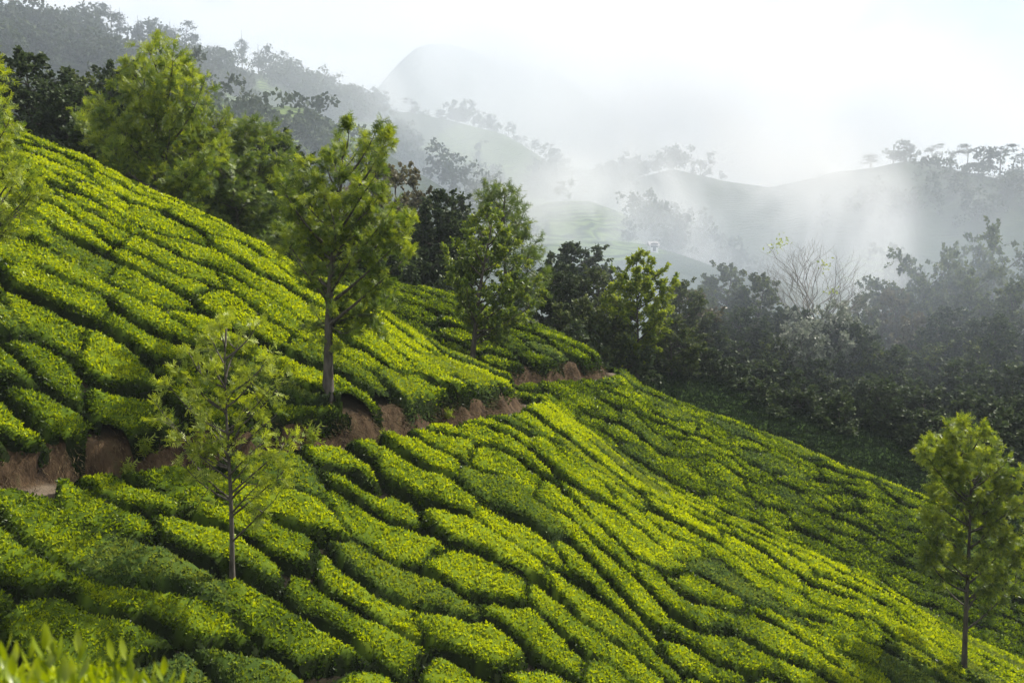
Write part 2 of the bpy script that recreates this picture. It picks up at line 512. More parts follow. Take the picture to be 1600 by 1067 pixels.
for a_ in [(440, 195, 110, 50, 200, 400, 1), (345, 168, 45, 22, 200, 400, 2), (560, 215, 60, 25, 200, 640, 3),
           (760, 245, 110, 55, 380, 700, 4), (880, 350, 130, 42, 200, 480, 5), (900, 392, 150, 22, 150, 300, 6),
           (1370, 420, 60, 35, 150, 520, 7), (430, 130, 30, 14, 300, 500, 8)]:
    tea = np.maximum(tea, patch(*a_))
tea = np.maximum(tea, (1 - sstep(100, 140, RR)) * 0.25)
grass = (RR > 800) * 0.4 * np.ones_like(Z)
ny, nx = X.shape
idx = np.arange(nx * ny).reshape(ny, nx)
quads = np.stack([idx[:-1, :-1], idx[1:, :-1], idx[1:, 1:], idx[:-1, 1:]], -1).reshape(-1, 4)
terr = link('terrain', mesh_np('terrain', np.stack([X.ravel(), Y.ravel(), Z.ravel()], -1), quads=quads,
            cols=np.stack([tea.ravel(), grass.ravel(), 0 * tea.ravel(), 1 + 0 * tea.ravel()], -1), mats=[M_TERR], smooth=True))
tag(terr, 'misty hills with terraced tea fields rising to a rounded peak', None, None, 'structure')
TERR_TEA = (PXf, PYf, tea)

# ------------------------------------------------------------------ tea bushes
def leaf_quads(P, D, W, Lg, width):
    """P base points, D unit direction, W unit width direction; a folded rhombus leaf of two triangles"""
    n = len(P)
    Nn = np.cross(D, W)
    tip = P + D * Lg[:, None]
    midc = P + D * (Lg * 0.5)[:, None] - Nn * (Lg * 0.06)[:, None]
    a = midc + W * (width * 0.5)[:, None]
    b = midc - W * (width * 0.5)[:, None]
    V = np.stack([P, a, tip, b], 1).reshape(-1, 3)
    i = np.arange(n) * 4
    T = np.concatenate([np.stack([i, i + 1, i + 2], -1), np.stack([i, i + 2, i + 3], -1)])
    return V, T

def unit(v):
    return v / np.maximum(np.linalg.norm(v, axis=-1, keepdims=True), 1e-9)

GX0, GX1, GY0, GY1, G = -24.0, 33.5, 13.5, 61.5, 0.125
gx = np.arange(GX0, GX1, G); gy = np.arange(GY0, GY1, G)
X, Y = np.meshgrid(gx, gy)
# two scales of bush: larger on the near spur, smaller on the spurs behind
wx = X + 0.9 * fbm(X / 5, Y / 5, 41, 3); wy = Y + 0.28 * fbm(X / 1.7, Y / 1.7, 43, 2) + 0.75 * fbm(X / 4.5, Y / 4.5, 42, 3) + 0.10 * np.where(X > -2, (X + 2) * 0.5, 0)
def vor(wx, wy, ax, ay, s, base):
    q1, q2 = wx / ax, wy / ay
    i2 = np.floor(q2)
    best = np.full(q1.shape, 1e9); bid = np.zeros(q1.shape, np.int64); bx = np.zeros(q1.shape); by = np.zeros(q1.shape)
    cand = []
    for dj in (-2, -1, 0, 1, 2):
        r = i2 + dj
        sh = _hash(r, r * 0 + 3, s) 
        i1 = np.floor(q1 - sh)
        for di in (-1, 0, 1):
            c = i1 + di
            sx = c + 0.5 + sh + (_hash(c, r, s + 1) - 0.5) * 0.75
            sy = r + 0.5 + (_hash(c, r, s + 2) - 0.5) * 0.62
            d = (q1 - sx) ** 2 + ((q2 - sy)) ** 2
            cid = (r.astype(np.int64) + 500) * 4000 + c.astype(np.int64) + 1000
            cand.append((d, sx, sy, cid))
            u = d < best
            best = np.where(u, d, best); bid = np.where(u, cid, bid); bx = np.where(u, sx, bx); by = np.where(u, sy, by)
    edge = np.full(q1.shape, 1e9)
    for d, sx, sy, cid in cand:
        n1 = sx - bx; n2 = sy - by
        ln = np.sqrt(n1 ** 2 + n2 ** 2)
        ok = (cid != bid) & (ln > 1e-6)
        ln = np.maximum(ln, 1e-6)
        n1 = n1 / ln; n2 = n2 / ln
        val = n1 * ((sx + bx) / 2 - q1) + n2 * ((sy + by) / 2 - q2)
        wd = val / np.sqrt((n1 / ax) ** 2 + (n2 / ay) ** 2)
        endness = np.abs(n1 / ax) / np.sqrt((n1 / ax) ** 2 + (n2 / ay) ** 2)
        wd = wd + 0.07 * sstep(0.5, 0.95, endness)
        edge = np.where(ok, np.minimum(edge, wd), edge)
    return bid + base, edge
Bv = Bf(X, Y)
S1 = spur1(X, Y); S2 = spur2(X, Y); S3 = spur3(X, Y)
idA, eA = vor(wx, wy, 2.6, 1.0, 101, 0)
idB, eB = vor(wx, wy - 0.12 * X - 0.10 * np.where(X > -2, (X + 2) * 0.5, 0), 1.9, 0.98, 202, 10_000_000)
second = (S2 > S1) | (S3 > S1)
third = (S3 > S2) & (S3 > S1)
cid = np.where(second, idB, idA); edge = np.where(second, eB, eA)
dspur = np.abs(np.maximum(S2, S3) - S1) / 1.0
edge = np.minimum(edge, dspur + 0.05)
gB = np.hypot(*np.gradient(Bv, G)) + 1e-3
wz = (Y < 62) & (X < 22)
dl = np.where(Bv < PL, (PL - 0.17) - Bv, Bv - (PL + 0.53)) / gB
dl = np.where(wz, dl, 5)
# upper bushes overhang the bank a little
upper = (Bv > PL)
cid = cid * 2 + upper
edge = np.minimum(edge, dl + np.where(upper, 0.17 + 0.08 * second, 0.10))
edge = np.minimum(edge, 99)
# gap width varies
edge = edge - 0.036 - 0.03 * (1 - sstep(24, 33, Y)) * 0.6 - 0.015 * second - 0.09 * fbm(X / 0.7, Y / 0.7, 55, 3) + 0.22 * np.clip(fbm(X / 2.4, Y / 1.2, 57, 2) - 0.05, 0, 1) * (dl > 0.5) - 0.05 * fbm(X / 6, Y / 6, 56, 2)
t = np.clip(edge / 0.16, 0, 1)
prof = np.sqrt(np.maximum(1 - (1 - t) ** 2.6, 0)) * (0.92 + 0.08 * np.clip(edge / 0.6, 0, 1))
hb = 0.38 + 0.16 * (_hash(cid, cid * 0 + 5, 7) - 0.5) - 0.06 * second
h = prof * (hb + 0.11 * fbm(X / 0.5, Y / 0.45, 60, 3) + 0.08 * fbm(X / 1.6, Y / 1.6, 61, 2))
T0 = Tf(X, Y, False)
ZS = T0 + h + np.where(t <= 0, -0.15, 0)
dzy, dzx = np.gradient(ZS, G)
NR = unit(np.stack([-dzx, -dzy, np.ones_like(ZS)], -1))
PX, PY = project(X, Y, ZS)
DIST = np.sqrt(X ** 2 + Y ** 2 + ZS ** 2)
inview = (PX > -130) & (PX < 1740) & (PY < 1230)
# line of sight
vis = np.ones_like(ZS, bool)
for k in np.linspace(0.55, 0.985, 40):
    blk = Tf(X * k, Y * k, False) + np.where(Y * k > 16, 0.55, 0) > (ZS + 0.25) * k
    vis &= ~(blk & (DIST * (1 - k) > 0.9))
tonebush = _hash(cid, cid * 0 + 9, 3)
old = np.where(tonebush > 0.95, 0.8, np.where(tonebush > 0.86, 0.4, 0.0))
old = np.clip(old + 0.5 * third + np.clip(fbm(X / 3.0, Y / 1.5, 64, 3) - 0.40, 0, 1) * 1.2, 0, 0.65)  # also holds part of the third spur's painted shade
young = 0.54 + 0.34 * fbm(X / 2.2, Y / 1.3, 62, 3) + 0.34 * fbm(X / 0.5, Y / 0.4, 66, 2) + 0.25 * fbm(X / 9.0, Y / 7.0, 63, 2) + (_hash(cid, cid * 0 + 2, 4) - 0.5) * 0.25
young = young - 0.9 * (1 - sstep(0.35, 1.0, t))  # sides and gaps: older twiggy growth, with shade painted in as well
young = young - np.where(third, 0.40, 0.0) - np.where(second, 0.47, 0.0) + 0.16 * np.exp(-((Y - 34.5) / 2.6) ** 2) * (~second) + 0.22 * np.exp(-((Y - 47.8) / 1.3) ** 2) * (second & ~third)  # painted shade darkens the spurs behind, painted sunlight brightens the crests

ny, nx = X.shape
vid = np.arange(nx * ny).reshape(ny, nx)
Q = np.stack([vid[:-1, :-1], vid[:-1, 1:], vid[1:, 1:], vid[1:, :-1]], -1).reshape(-1, 4)
qc = cid[:-1, :-1].ravel()
tm = np.maximum.reduce([t[:-1, :-1], t[1:, :-1], t[:-1, 1:], t[1:, 1:]]).ravel()
ok = (tm > 0) & inview[:-1, :-1].ravel()
Q = Q[ok]; qc = qc[ok]
order = np.argsort(qc, kind='stable'); Q = Q[order]; qc = qc[order]
uniq, start, cnt = np.unique(qc, return_index=True, return_counts=True)
P3 = np.stack([X.ravel(), Y.ravel(), ZS.ravel()], -1)
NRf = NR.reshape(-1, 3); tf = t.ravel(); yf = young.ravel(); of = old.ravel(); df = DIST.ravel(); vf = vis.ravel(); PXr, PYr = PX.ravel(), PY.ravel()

def bush_arrays(q):
    """one bush: its skin and its leaves"""
    vs, inv = np.unique(q.ravel(), return_inverse=True)
    V = P3[vs].copy()
    V += NRf[vs] * (RNG.random((len(vs), 1)) - 0.5) * 0.07
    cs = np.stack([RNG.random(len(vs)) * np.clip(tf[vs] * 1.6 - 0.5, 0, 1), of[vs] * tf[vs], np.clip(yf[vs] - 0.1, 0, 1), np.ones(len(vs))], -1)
    sq = inv.reshape(-1, 4)
    d = float(df[vs].mean())
    seen = vf[vs].mean()
    dens = np.clip(620 * (20.0 / d) ** 1.4, 110, 640) * (0.12 if seen < 0.04 else 1.0)
    lf = 0.078 * (d / 20.0) ** 0.62
    pc = tf[q].max(1) > 0.15
    qq = q[pc]
    area = G * G * 1.15 / np.maximum(NRf[qq[:, 0], 2], 0.25)
    nl = int(dens * area.sum())
    pick = RNG.choice(len(qq), nl, p=area / area.sum())
    u = RNG.random((nl, 1)); v = RNG.random((nl, 1))
    c = P3[qq[pick]]
    P = (c[:, 0] * (1 - u) + c[:, 1] * u) * (1 - v) + (c[:, 3] * (1 - u) + c[:, 2] * u) * v
    N = unit(NRf[qq[pick, 0]])
    rd = unit(RNG.normal(size=(nl, 3)))
    up = np.array([0, 0, 0.55])
    D = unit(N * 0.45 + up + rd * 0.95)
    Wd = unit(np.cross(D, unit(RNG.normal(size=(nl, 3)) + N * 0.3)))
    Lg = lf * (0.7 + 0.7 * RNG.random(nl))
    P = P - N * 0.02
    LV, LT = leaf_quads(P, D, Wd, Lg, Lg * 0.52)
    wl = np.clip(tf[qq[pick]].mean(1) * 1.5 - 0.45, 0.05, 1)  # leaf tone drops on bush sides, part of the painted gap shade
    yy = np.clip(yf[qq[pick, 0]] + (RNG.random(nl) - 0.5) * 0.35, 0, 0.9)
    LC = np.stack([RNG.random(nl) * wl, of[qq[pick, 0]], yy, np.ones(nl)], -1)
    LC = np.repeat(LC, 4, 0)
    VV = np.concatenate([V, LV]); CC = np.concatenate([cs, LC])
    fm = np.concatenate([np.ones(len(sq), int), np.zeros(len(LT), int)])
    return VV, sq, LT + len(V), CC, fm, seen, vs

pieces = []
for u_, s_, c_ in zip(uniq, start, cnt):
    if c_ < 14: continue
    q = Q[s_:s_ + c_]
    if ((tf[q].min(1) > 0.22) & (tf[q].max(1) > 0.6)).sum() < 12: continue
    A = bush_arrays(q)
    vs = A[6]
    m = vf[vs]
    inpic = m & (PXr[vs] > 0) & (PXr[vs] < 1600) & (PYr[vs] > 0) & (PYr[vs] < 1067)
    ar = (inpic * F * F / df[vs] ** 2 * G * G).sum()
    ctr = P3[vs[inpic]] if inpic.sum() > 3 else P3[vs]
    ctr = ctr.mean(0)
    cxp, cyp = project(*ctr)
    pieces.append(dict(a=A, area=ar, ctr=ctr, px=float(cxp), py=float(cyp), n=inpic.sum(), old=of[vs].mean(), young=yf[vs].mean(),
                       len_=np.ptp(P3[vs, 0]), sp=(2 if third.ravel()[vs].mean() > .5 else 1 if second.ravel()[vs].mean() > .5 else 0), up=int(u_ & 1)))
pieces.sort(key=lambda p: -p['area'])
print('bushes', len(pieces), 'tris', sum(len(p['a'][1]) * 2 + len(p['a'][2]) for p in pieces))

LAND = [('the slender sapling on the front slope', 362, 880), ('the gnarled tree on the upper slope', 512, 585),
        ('the tall tree at the right edge', 1507, 1025), ('the double-crowned tree behind the bank', 736, 555),
        ('the bare earth corner of the path', 795, 650), ('the bottom left corner of the photo', 0, 1067),
        ('the bottom right corner of the photo', 1600, 1067), ('the middle of the bottom edge', 800, 1067),
        ('the left end of the earth bank', 0, 745), ('the hilltop at the left edge', 20, 200),
        ('the small tree at the path bend', 995, 597), ('the valley dip in the second slope', 1250, 790), ('the middle of the right edge', 1600, 900), ('the hedge end above the second slope', 1000, 620)]
ORD = ['nearest', 'second', 'third', 'fourth', 'fifth', 'sixth', 'seventh', 'eighth', 'ninth', 'tenth', 'eleventh', 'twelfth',
       'thirteenth', 'fourteenth', 'fifteenth', 'sixteenth', 'seventeenth', 'eighteenth', 'nineteenth', 'twentieth'] + ['twenty-' + w for w in ('first', 'second', 'third', 'fourth', 'fifth', 'sixth', 'seventh', 'eighth', 'ninth')]
DIRS = ['right of', 'below right of', 'below', 'below left of', 'left of', 'above left of', 'above', 'above right of']
buck = {}
solo = [p for p in pieces[:300] if p['n'] > 3]
for p in solo:
    k = min(range(len(LAND)), key=lambda i: math.hypot(p['px'] - LAND[i][1], p['py'] - LAND[i][2]))
    dx, dy = p['px'] - LAND[k][1], p['py'] - LAND[k][2]
    s = int(round(math.atan2(dy, dx) / (math.pi / 4))) % 8
    buck.setdefault((k, s), []).append((math.hypot(dx, dy), id(p)))
    p['k'] = (k, s)
for b in buck.values(): b.sort()
for p in solo:
    k, s = p['k']
    r = [i for i, e in enumerate(buck[(k, s)]) if e[1] == id(p)][0]
    tone = 'greyish' if p['old'] > 0.35 else 'dark green' if p['young'] < 0.24 else 'bright yellow-green' if p['young'] > 0.42 else 'green'
    p['label'] = '%s tea bush, %s %s %s' % (tone, ORD[min(r, 28)], DIRS[s], LAND[k][0])
GRP = {(0, 0): 'tea bushes on the front slope below the path', (0, 1): 'tea bushes on the upper slope above the bank',
       (1, 0): 'tea bushes on the second slope below the path', (1, 1): 'tea bushes on the second slope above the bank',
       (2, 0): 'tea bushes on the shaded far slope', (2, 1): 'tea bushes on the shaded far slope'}
for p in solo:
    VV, sq, LT, CC, fm, _, _ = p['a']
    c = p['ctr'].copy()
    base = VV[:, 2].min()
    c[2] = base
    me = mesh_np('tea_bush', VV - c, quads=sq, tris=LT, cols=CC, mats=[M_TEASHADE if p['sp'] == 2 else M_TEA, M_TEASHELL], face_mat=fm,
                 smooth=np.concatenate([np.ones(len(sq), bool), np.zeros(len(LT), bool)]))
    o = link('tea_bush', me, None, c)
    tag(o, p['label'], 'tea bush', GRP[(p['sp'], p['up'])])
allrest = [p for p in pieces if 'label' not in p]
for dull in (False, True):
    rest = [p for p in allrest if (p['sp'] == 2) == dull]
    if not rest: continue
    VVs, SQ, LTs, CCs, FQ = [], [], [], [], []
    off = 0
    for p in rest:
        VV, sq, LT, CC, fm, _, _ = p['a']
        VVs.append(VV); SQ.append(sq + off); LTs.append(LT + off); CCs.append(CC); off += len(VV)
    SQ = np.concatenate(SQ); LTs = np.concatenate(LTs)
    me = mesh_np('distant_tea', np.concatenate(VVs), quads=SQ, tris=LTs, cols=np.concatenate(CCs), mats=[M_TEASHADE if dull else M_TEA, M_TEASHELL],
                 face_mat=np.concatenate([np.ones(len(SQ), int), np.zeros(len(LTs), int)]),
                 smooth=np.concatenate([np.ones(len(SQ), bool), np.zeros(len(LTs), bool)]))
    tag(link('tea_bush_cover', me), 'tea bushes darkened with painted shade, covering the shaded far slope' if dull else 'smallest and farthest tea bushes covering the slopes between the larger ones', None, None, 'stuff')
del pieces

# ------------------------------------------------------------------ trees
class MB:
    def __init__(s): s.V = []; s.Q = []; s.T = []; s.n = 0; s.C = []
    def tube(s, pts, rad, k=6):
        pts = np.asarray(pts, float); m = len(pts)
        tan = unit(np.gradient(pts, axis=0))
        ref = np.where(np.abs(tan[:, 2:3]) > 0.9, np.array([[1.0, 0, 0]]), np.array([[0, 0, 1.0]]))
        a = unit(np.cross(tan, ref)); b = np.cross(tan, a)
        ang = np.arange(k) * 2 * math.pi / k
        ring = (a[:, None] * np.cos(ang)[None, :, None] + b[:, None] * np.sin(ang)[None, :, None]) * np.asarray(rad)[:, None, None] + pts[:, None]
        s.V.append(ring.reshape(-1, 3))
        i = np.arange(m - 1)[:, None] * k + np.arange(k)[None]
        j = np.arange(m - 1)[:, None] * k + (np.arange(k)[None] + 1) % k
        s.Q.append(np.stack([i, j, j + k, i + k], -1).reshape(-1, 4) + s.n)
        s.n += m * k
    def mesh(s, name, mats):
        V = np.concatenate(s.V)
        return mesh_np(name, V, quads=np.concatenate(s.Q), mats=mats, smooth=True)

def bez(a, b, c, n=7):
    t = np.linspace(0, 1, n)[:, None]
    return a * (1 - t) ** 2 + 2 * b * t * (1 - t) + c * t * t

def frond_leaves(P, D, Lg, rng, pairs=4, spread=0.85, lw=0.27):
    """fern-like leaves: a narrow spine with pairs of thin leaflets"""
    n = len(P)
    side = unit(np.cross(D, unit(rng.normal(size=(n, 3)))))
    V = []; 
    tip = P + D * Lg[:, None]
    w0 = side * (Lg * 0.06)[:, None]
    tris = [np.stack([P - w0, P + w0, tip], 1)]
    for k in range(pairs):
        f = 0.2 + 0.62 * k / max(pairs - 1, 1)
        b = P + D * (Lg * f)[:, None]
        ll = Lg * (0.50 - 0.25 * abs(f - 0.45))
        for sgn in (-1, 1):
            dd = unit(D * 0.75 + side * sgn * spread + rng.normal(size=(n, 3)) * 0.18)
            e = b + dd * ll[:, None]
            wv = unit(np.cross(dd, np.cross(side, D))) * (ll * lw)[:, None]
            tris.append(np.stack([b - wv * 0.5, b + wv * 0.5 + dd * (ll * 0.35)[:, None], e], 1))
    V = np.concatenate(tris, 1).reshape(n, -1, 3)      # n, 3*ntri, 3
    nt_ = V.shape[1]
    V = V.reshape(-1, 3)
    T = np.arange(len(V)).reshape(-1, 3)
    return V, T, nt_

def build_tree(rng, H, tips, trunk_r, base_bend=0.1, style='frond', leaf=0.2, twigs=9, per=12, twig_len=0.7, lean=(0, 0), top_k=1.0,
               droop=0.25, young=(0.15, 0.55), leafmat=None, bark=None, pairs=4, inner=0.35, oldf=0.0, bottom=0.0, rise=0.7):
    """tips: limb end points (x, y, z) relative to the base. Returns (trunk mesh, crown mesh)"""
    leafmat = leafmat or M_OAK; bark = bark or M_BARK
    mb = MB()
    n = 12
    zz = np.linspace(-0.5, H * top_k, n)
    f = np.clip(zz / H, 0, 1)
    ph = rng.random(2) * 6
    tx = lean[0] * f + base_bend * np.sin(f * 5 + ph[0]) * f * 1.2
    ty = lean[1] * f + base_bend * np.sin(f * 4 + ph[1]) * f * 1.2
    tp = np.stack([tx, ty, zz], -1)
    tr = trunk_r * (1 - 0.88 * f ** 0.9) + trunk_r * 0.35 * np.exp(-np.clip(zz, 0, 9) / 0.25)
    mb.tube(tp, tr, 8)
    def on_trunk(z):
        return np.array([np.interp(z, zz, tx), np.interp(z, zz, ty), z])
    LP, LD, LL, LY = [], [], [], []
    zmax = H
    for tipp in tips:
        tipp = np.asarray(tipp, float)
        hd = np.hypot(tipp[0] - np.interp(tipp[2], zz, tx), tipp[1] - np.interp(tipp[2], zz, ty))
        z0 = max(bottom * H, min(tipp[2] - hd * rise - 0.15, H * 0.93))
        z0 = min(z0, zz[-1] - 0.05)
        if z0 < 0.15 * H and bottom == 0: z0 = min(0.3 * H, max(0.2, tipp[2] * 0.6))
        a = on_trunk(z0)
        m_ = a * 0.5 + tipp * 0.5 + np.array([0, 0, -0.10 * hd]) + rng.normal(size=3) * 0.10 * max(hd, 0.4)
        pts = bez(a, m_, tipp, 8)
        L = np.linalg.norm(tipp - a)
        r0 = min(trunk_r * 0.42, 0.012 + L * 0.016)
        mb.tube(pts, np.linspace(r0, 0.006, 8), 5)
        nt_ = max(3, int(twigs * (0.5 + L / 2.4)))
        ts = inner + (1 - inner) * rng.random(nt_) ** 0.8
        ts[0] = 1.0
        dirl = unit(tipp - a)
        for tt in ts:
            b = np.array([np.interp(tt, np.linspace(0, 1, 8), pts[:, k]) for k in range(3)])
            dd = unit(dirl * 0.45 + rng.normal(size=3) * 0.75 + np.array([0, 0, 0.30]))
            if tt == 1.0: dd = unit(dirl + np.array([0, 0, 0.6]))
            tl = twig_len * (0.5 + 0.8 * rng.random()) * (1.15 - 0.4 * tt)
            e = b + dd * tl - np.array([0, 0, droop * tl * 0.4])
            mb.tube(np.array([b, (b + e) / 2 + np.array([0, 0, 0.06 * tl]), e]), np.array([0.012, 0.009, 0.004]) * (0.6 + 0.4 * leaf / 0.2), 3)
            nf = max(3, int(per * (1.45 if style == 'frond' else 2.4) * (0.5 + 1.0 * rng.random())))
            fr = 0.30 + 0.75 * rng.random(nf) ** 0.6
            pp = b[None] * (1 - fr[:, None]) + e[None] * fr[:, None]
            jit = rng.normal(size=(nf, 3)) * leaf * 0.28
            ld = unit(dd[None] * 0.75 + rng.normal(size=(nf, 3)) * 0.7 + np.array([[0, 0, 0.15 - droop]]))
            LP.append(pp + jit); LD.append(ld); LL.append(leaf * (0.65 + 0.7 * rng.random(nf)))
            # outer and upper twigs carry the brighter leaves
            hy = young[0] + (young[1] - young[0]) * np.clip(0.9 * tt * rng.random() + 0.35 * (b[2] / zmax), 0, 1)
            LY.append(np.full(nf, hy))
    LP = np.concatenate(LP); LD = np.concatenate(LD); LL = np.concatenate(LL); LY = np.concatenate(LY)
    nl = len(LP)
    tone = rng.random(nl)
    if style == 'frond':
        V, T, k = frond_leaves(LP, LD, LL, rng, pairs)
        rep = k
    else:
        W = unit(np.cross(LD, unit(rng.normal(size=(nl, 3)))))
        V, T = leaf_quads(LP, LD, W, LL, LL * (0.5 if style == 'leaf' else 0.8))
        rep = 4
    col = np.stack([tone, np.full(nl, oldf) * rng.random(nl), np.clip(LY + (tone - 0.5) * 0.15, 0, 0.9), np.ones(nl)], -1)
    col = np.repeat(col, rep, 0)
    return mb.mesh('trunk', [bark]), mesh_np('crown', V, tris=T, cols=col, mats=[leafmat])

def auto_tips(rng, H, R, z0=0.25, n=34, shape='oval', lump=0.25):
    out = []
    for k in range(n):
        f = (k + rng.random()) / n
        z = H * (z0 + (1.0 - z0) * f)
        if shape == 'cone': e = (1 - f) ** 0.7 * 0.95 + 0.10
        elif shape == 'oval': e = max(0.15, math.sin(math.pi * (0.12 + 0.84 * f)) ** 0.65)
        elif shape == 'spread': e = max(0.2, math.sin(math.pi * (0.10 + 0.70 * f)) ** 0.7)
        else: e = max(0.25, math.sqrt(max(0, 1 - (2 * f - 1.0) ** 2)))
        a = k * 2.399 + rng.normal() * 0.4
        rr = R * e * (1 - lump * 1.6 * rng.random()) * (0.55 + 0.45 * rng.random() ** 0.4)
        out.append((rr * math.cos(a), rr * math.sin(a), z + rng.normal() * 0.03 * H))
    return out

def place(name, label, px, py, meshes, cat='tree', group=None, off=0.6, D=None, rz=0.0, s=1.0):
    if D is None: x, y = hit(px, py, off)
    else:
        r = ray(px, py); x, y = r[0] * D, D
    z = float(Tf(np.array([x]), np.array([y]))[0])
    t_ = empty(name, (x, y, z)); t_.rotation_euler = (0, 0, rz); t_.scale = (s, s, s)
    link('trunk', meshes[0], t_); link('crown', meshes[1], t_)
    tag(t_, label, cat, group)
    return t_

def px_tips(base_px, base_py, pts, off=0.6, spread=1.0, rng=None, D=None):
    """limb ends given in photograph pixels around a tree standing at base; depth scattered like the width"""
    if D is None: x, y = hit(base_px, base_py, off)
    else: x, y = ray(base_px, base_py)[0] * D, D
    z = float(Tf(np.array([x]), np.array([y]))[0])
    out = []
    for q in pts:
        px, py = q[0], q[1]
        dd = q[2] if len(q) > 2 else (rng.random() - 0.5) * 2 * spread
        r = ray(px, py) * (y + dd)
        out.append((r[0] - x, dd, r[2] - z))
    return out, (x, y, z)

# --- the slender sapling on the front slope
rg = np.random.default_rng(21)
pts = [(355, 505), (395, 520), (330, 530), (300, 560), (420, 560), (370, 545), (270, 610), (285, 590), (440, 600), (400, 590), (340, 590),
       (250, 640), (300, 640), (330, 660), (380, 640), (430, 650), (455, 690), (410, 690), (280, 690), (310, 710), (350, 700), (390, 720),
       (440, 740), (430, 780), (400, 760), (265, 660), (330, 560), (375, 600), (350, 640), (300, 600), (420, 610), (345, 520),
     (310, 670), (370, 680), (415, 730), (290, 730)]
tips, b0 = px_tips(362, 882, pts, 0.65, 0.7, rg)
Hh = ray(355, 500)[2] * b0[1] - b0[2]
place('silver_oak_sapling', 'slender sparse sapling with feathery leaves on the front tea slope', 362, 882,
      build_tree(rg, Hh, tips, 0.065, 0.06, 'frond', 0.18, 5, 9, 0.42, top_k=0.97, droop=0.3, young=(0.35, 0.8), pairs=4, inner=0.25), off=0.65)
# --- the gnarled tree on the upper slope
rg = np.random.default_rng(22)
pts = [(545, 200), (590, 200), (605, 215), (585, 240), (560, 235), (530, 225), (510, 250), (560, 260), (590, 270), (480, 265), (455, 285),
       (440, 290), (470, 310), (500, 290), (530, 280), (560, 300), (590, 310), (610, 330), (640, 345), (630, 350), (600, 360), (625, 375), (632, 405),
       (580, 350), (550, 340), (520, 330), (490, 340), (460, 340), (445, 365), (470, 375), (500, 370), (530, 370), (560, 380), (590, 385),
       (480, 395), (510, 395), (540, 400), (455, 395), (465, 325), (575, 325), (540, 315), (510, 310), (520, 350), (550, 365), (600, 340), (495, 400)]
tips, b0 = px_tips(512, 588, pts, 0.6, 1.9, rg)
Hh = ray(545, 215)[2] * b0[1] - b0[2]
low, _ = px_tips(512, 588, [(560, 500), (590, 490), (545, 520), (500, 500), (490, 515), (600, 470), (570, 475), (535, 485), (575, 515), (550, 460), (520, 530)], 0.6, 0.7, rg)
a_, c_ = build_tree(rg, Hh, tips + low, 0.155, 0.14, 'frond', 0.20, 6, 20, 0.45, lean=(0.35, 0), top_k=0.93, young=(0.05, 0.55), pairs=4, inner=0.35, bottom=0.28)
place('silver_oak', 'gnarled silver oak with a ragged crown on the upper tea slope', 512, 588, (a_, c_), off=0.6)
# --- double crowned tree behind the bank
rg = np.random.default_rng(23)
pts = [(760, 335), (745, 350), (780, 345), (730, 370), (715, 390), (705, 415), (710, 440), (720, 470), (735, 490), (750, 510), (780, 515),
       (810, 500), (825, 480), (830, 450), (820, 420), (800, 390), (790, 365), (760, 370), (750, 400), (770, 420), (790, 440), (740, 430),
       (760, 460), (780, 480), (800, 470), (730, 455), (745, 480), (810, 440), (770, 390), (725, 410), (835, 465), (700, 400), (790, 500), (765, 500)]
tips, b0 = px_tips(736, 556, pts, 0.5, 1.6, rg)
Hh = ray(755, 335)[2] * b0[1] - b0[2]
place('silver_oak', 'leafy young silver oak in front of a taller one, on the second tea slope', 736, 556,
      build_tree(rg, Hh, tips, 0.12, 0.1, 'leaf', 0.15, 9, 24, 0.6, lean=(0.8, 0), young=(0.05, 0.5), pairs=3, inner=0.25, oldf=0.4), off=0.5)
pts = [(780, 295), (765, 300), (795, 300), (755, 315), (805, 320), (815, 340), (820, 360), (835, 385), (840, 410), (825, 400), (800, 350),
       (780, 330), (760, 340), (845, 430), (835, 450), (850, 470), (830, 480), (810, 460), (800, 420), (790, 390), (815, 380), (770, 320)]
tips, b0 = px_tips(790, 520, pts, 0.5, 1.6, rg, D=52)
Hh = ray(780, 292)[2] * 52 - b0[2]
place('silver_oak', 'taller dark silver oak close behind the double-crowned pair', 790, 520,
      build_tree(rg, Hh, tips, 0.15, 0.1, 'frond', 0.30, 9, 12, 0.8, young=(0.0, 0.28), pairs=3, inner=0.3, oldf=0.5), D=52)
# --- small tree at the path bend
rg = np.random.default_rng(24)
pts = [(1000, 402), (985, 415), (1015, 415), (965, 430), (1035, 425), (1050, 440), (955, 455), (950, 480), (960, 505), (975, 520), (990, 490),
       (1010, 520), (1030, 525), (1035, 495), (1045, 470), (1025, 450), (1000, 440), (980, 455), (1005, 475), (985, 540), (1000, 550), (1020, 540),
       (970, 480), (1040, 510), (995, 430), (1025, 480), (960, 470)]
tips, b0 = px_tips(995, 597, pts, 0.1, 1.5, rg)
Hh = ray(1000, 400)[2] * b0[1] - b0[2]
place('silver_oak', 'hazy young silver oak with a thin straight trunk beside the path bend', 995, 597,
      build_tree(rg, Hh, tips, 0.11, 0.08, 'leaf', 0.18, 11, 26, 0.75, young=(0.2, 0.65), pairs=3, inner=0.3, oldf=0.1), off=0.1)
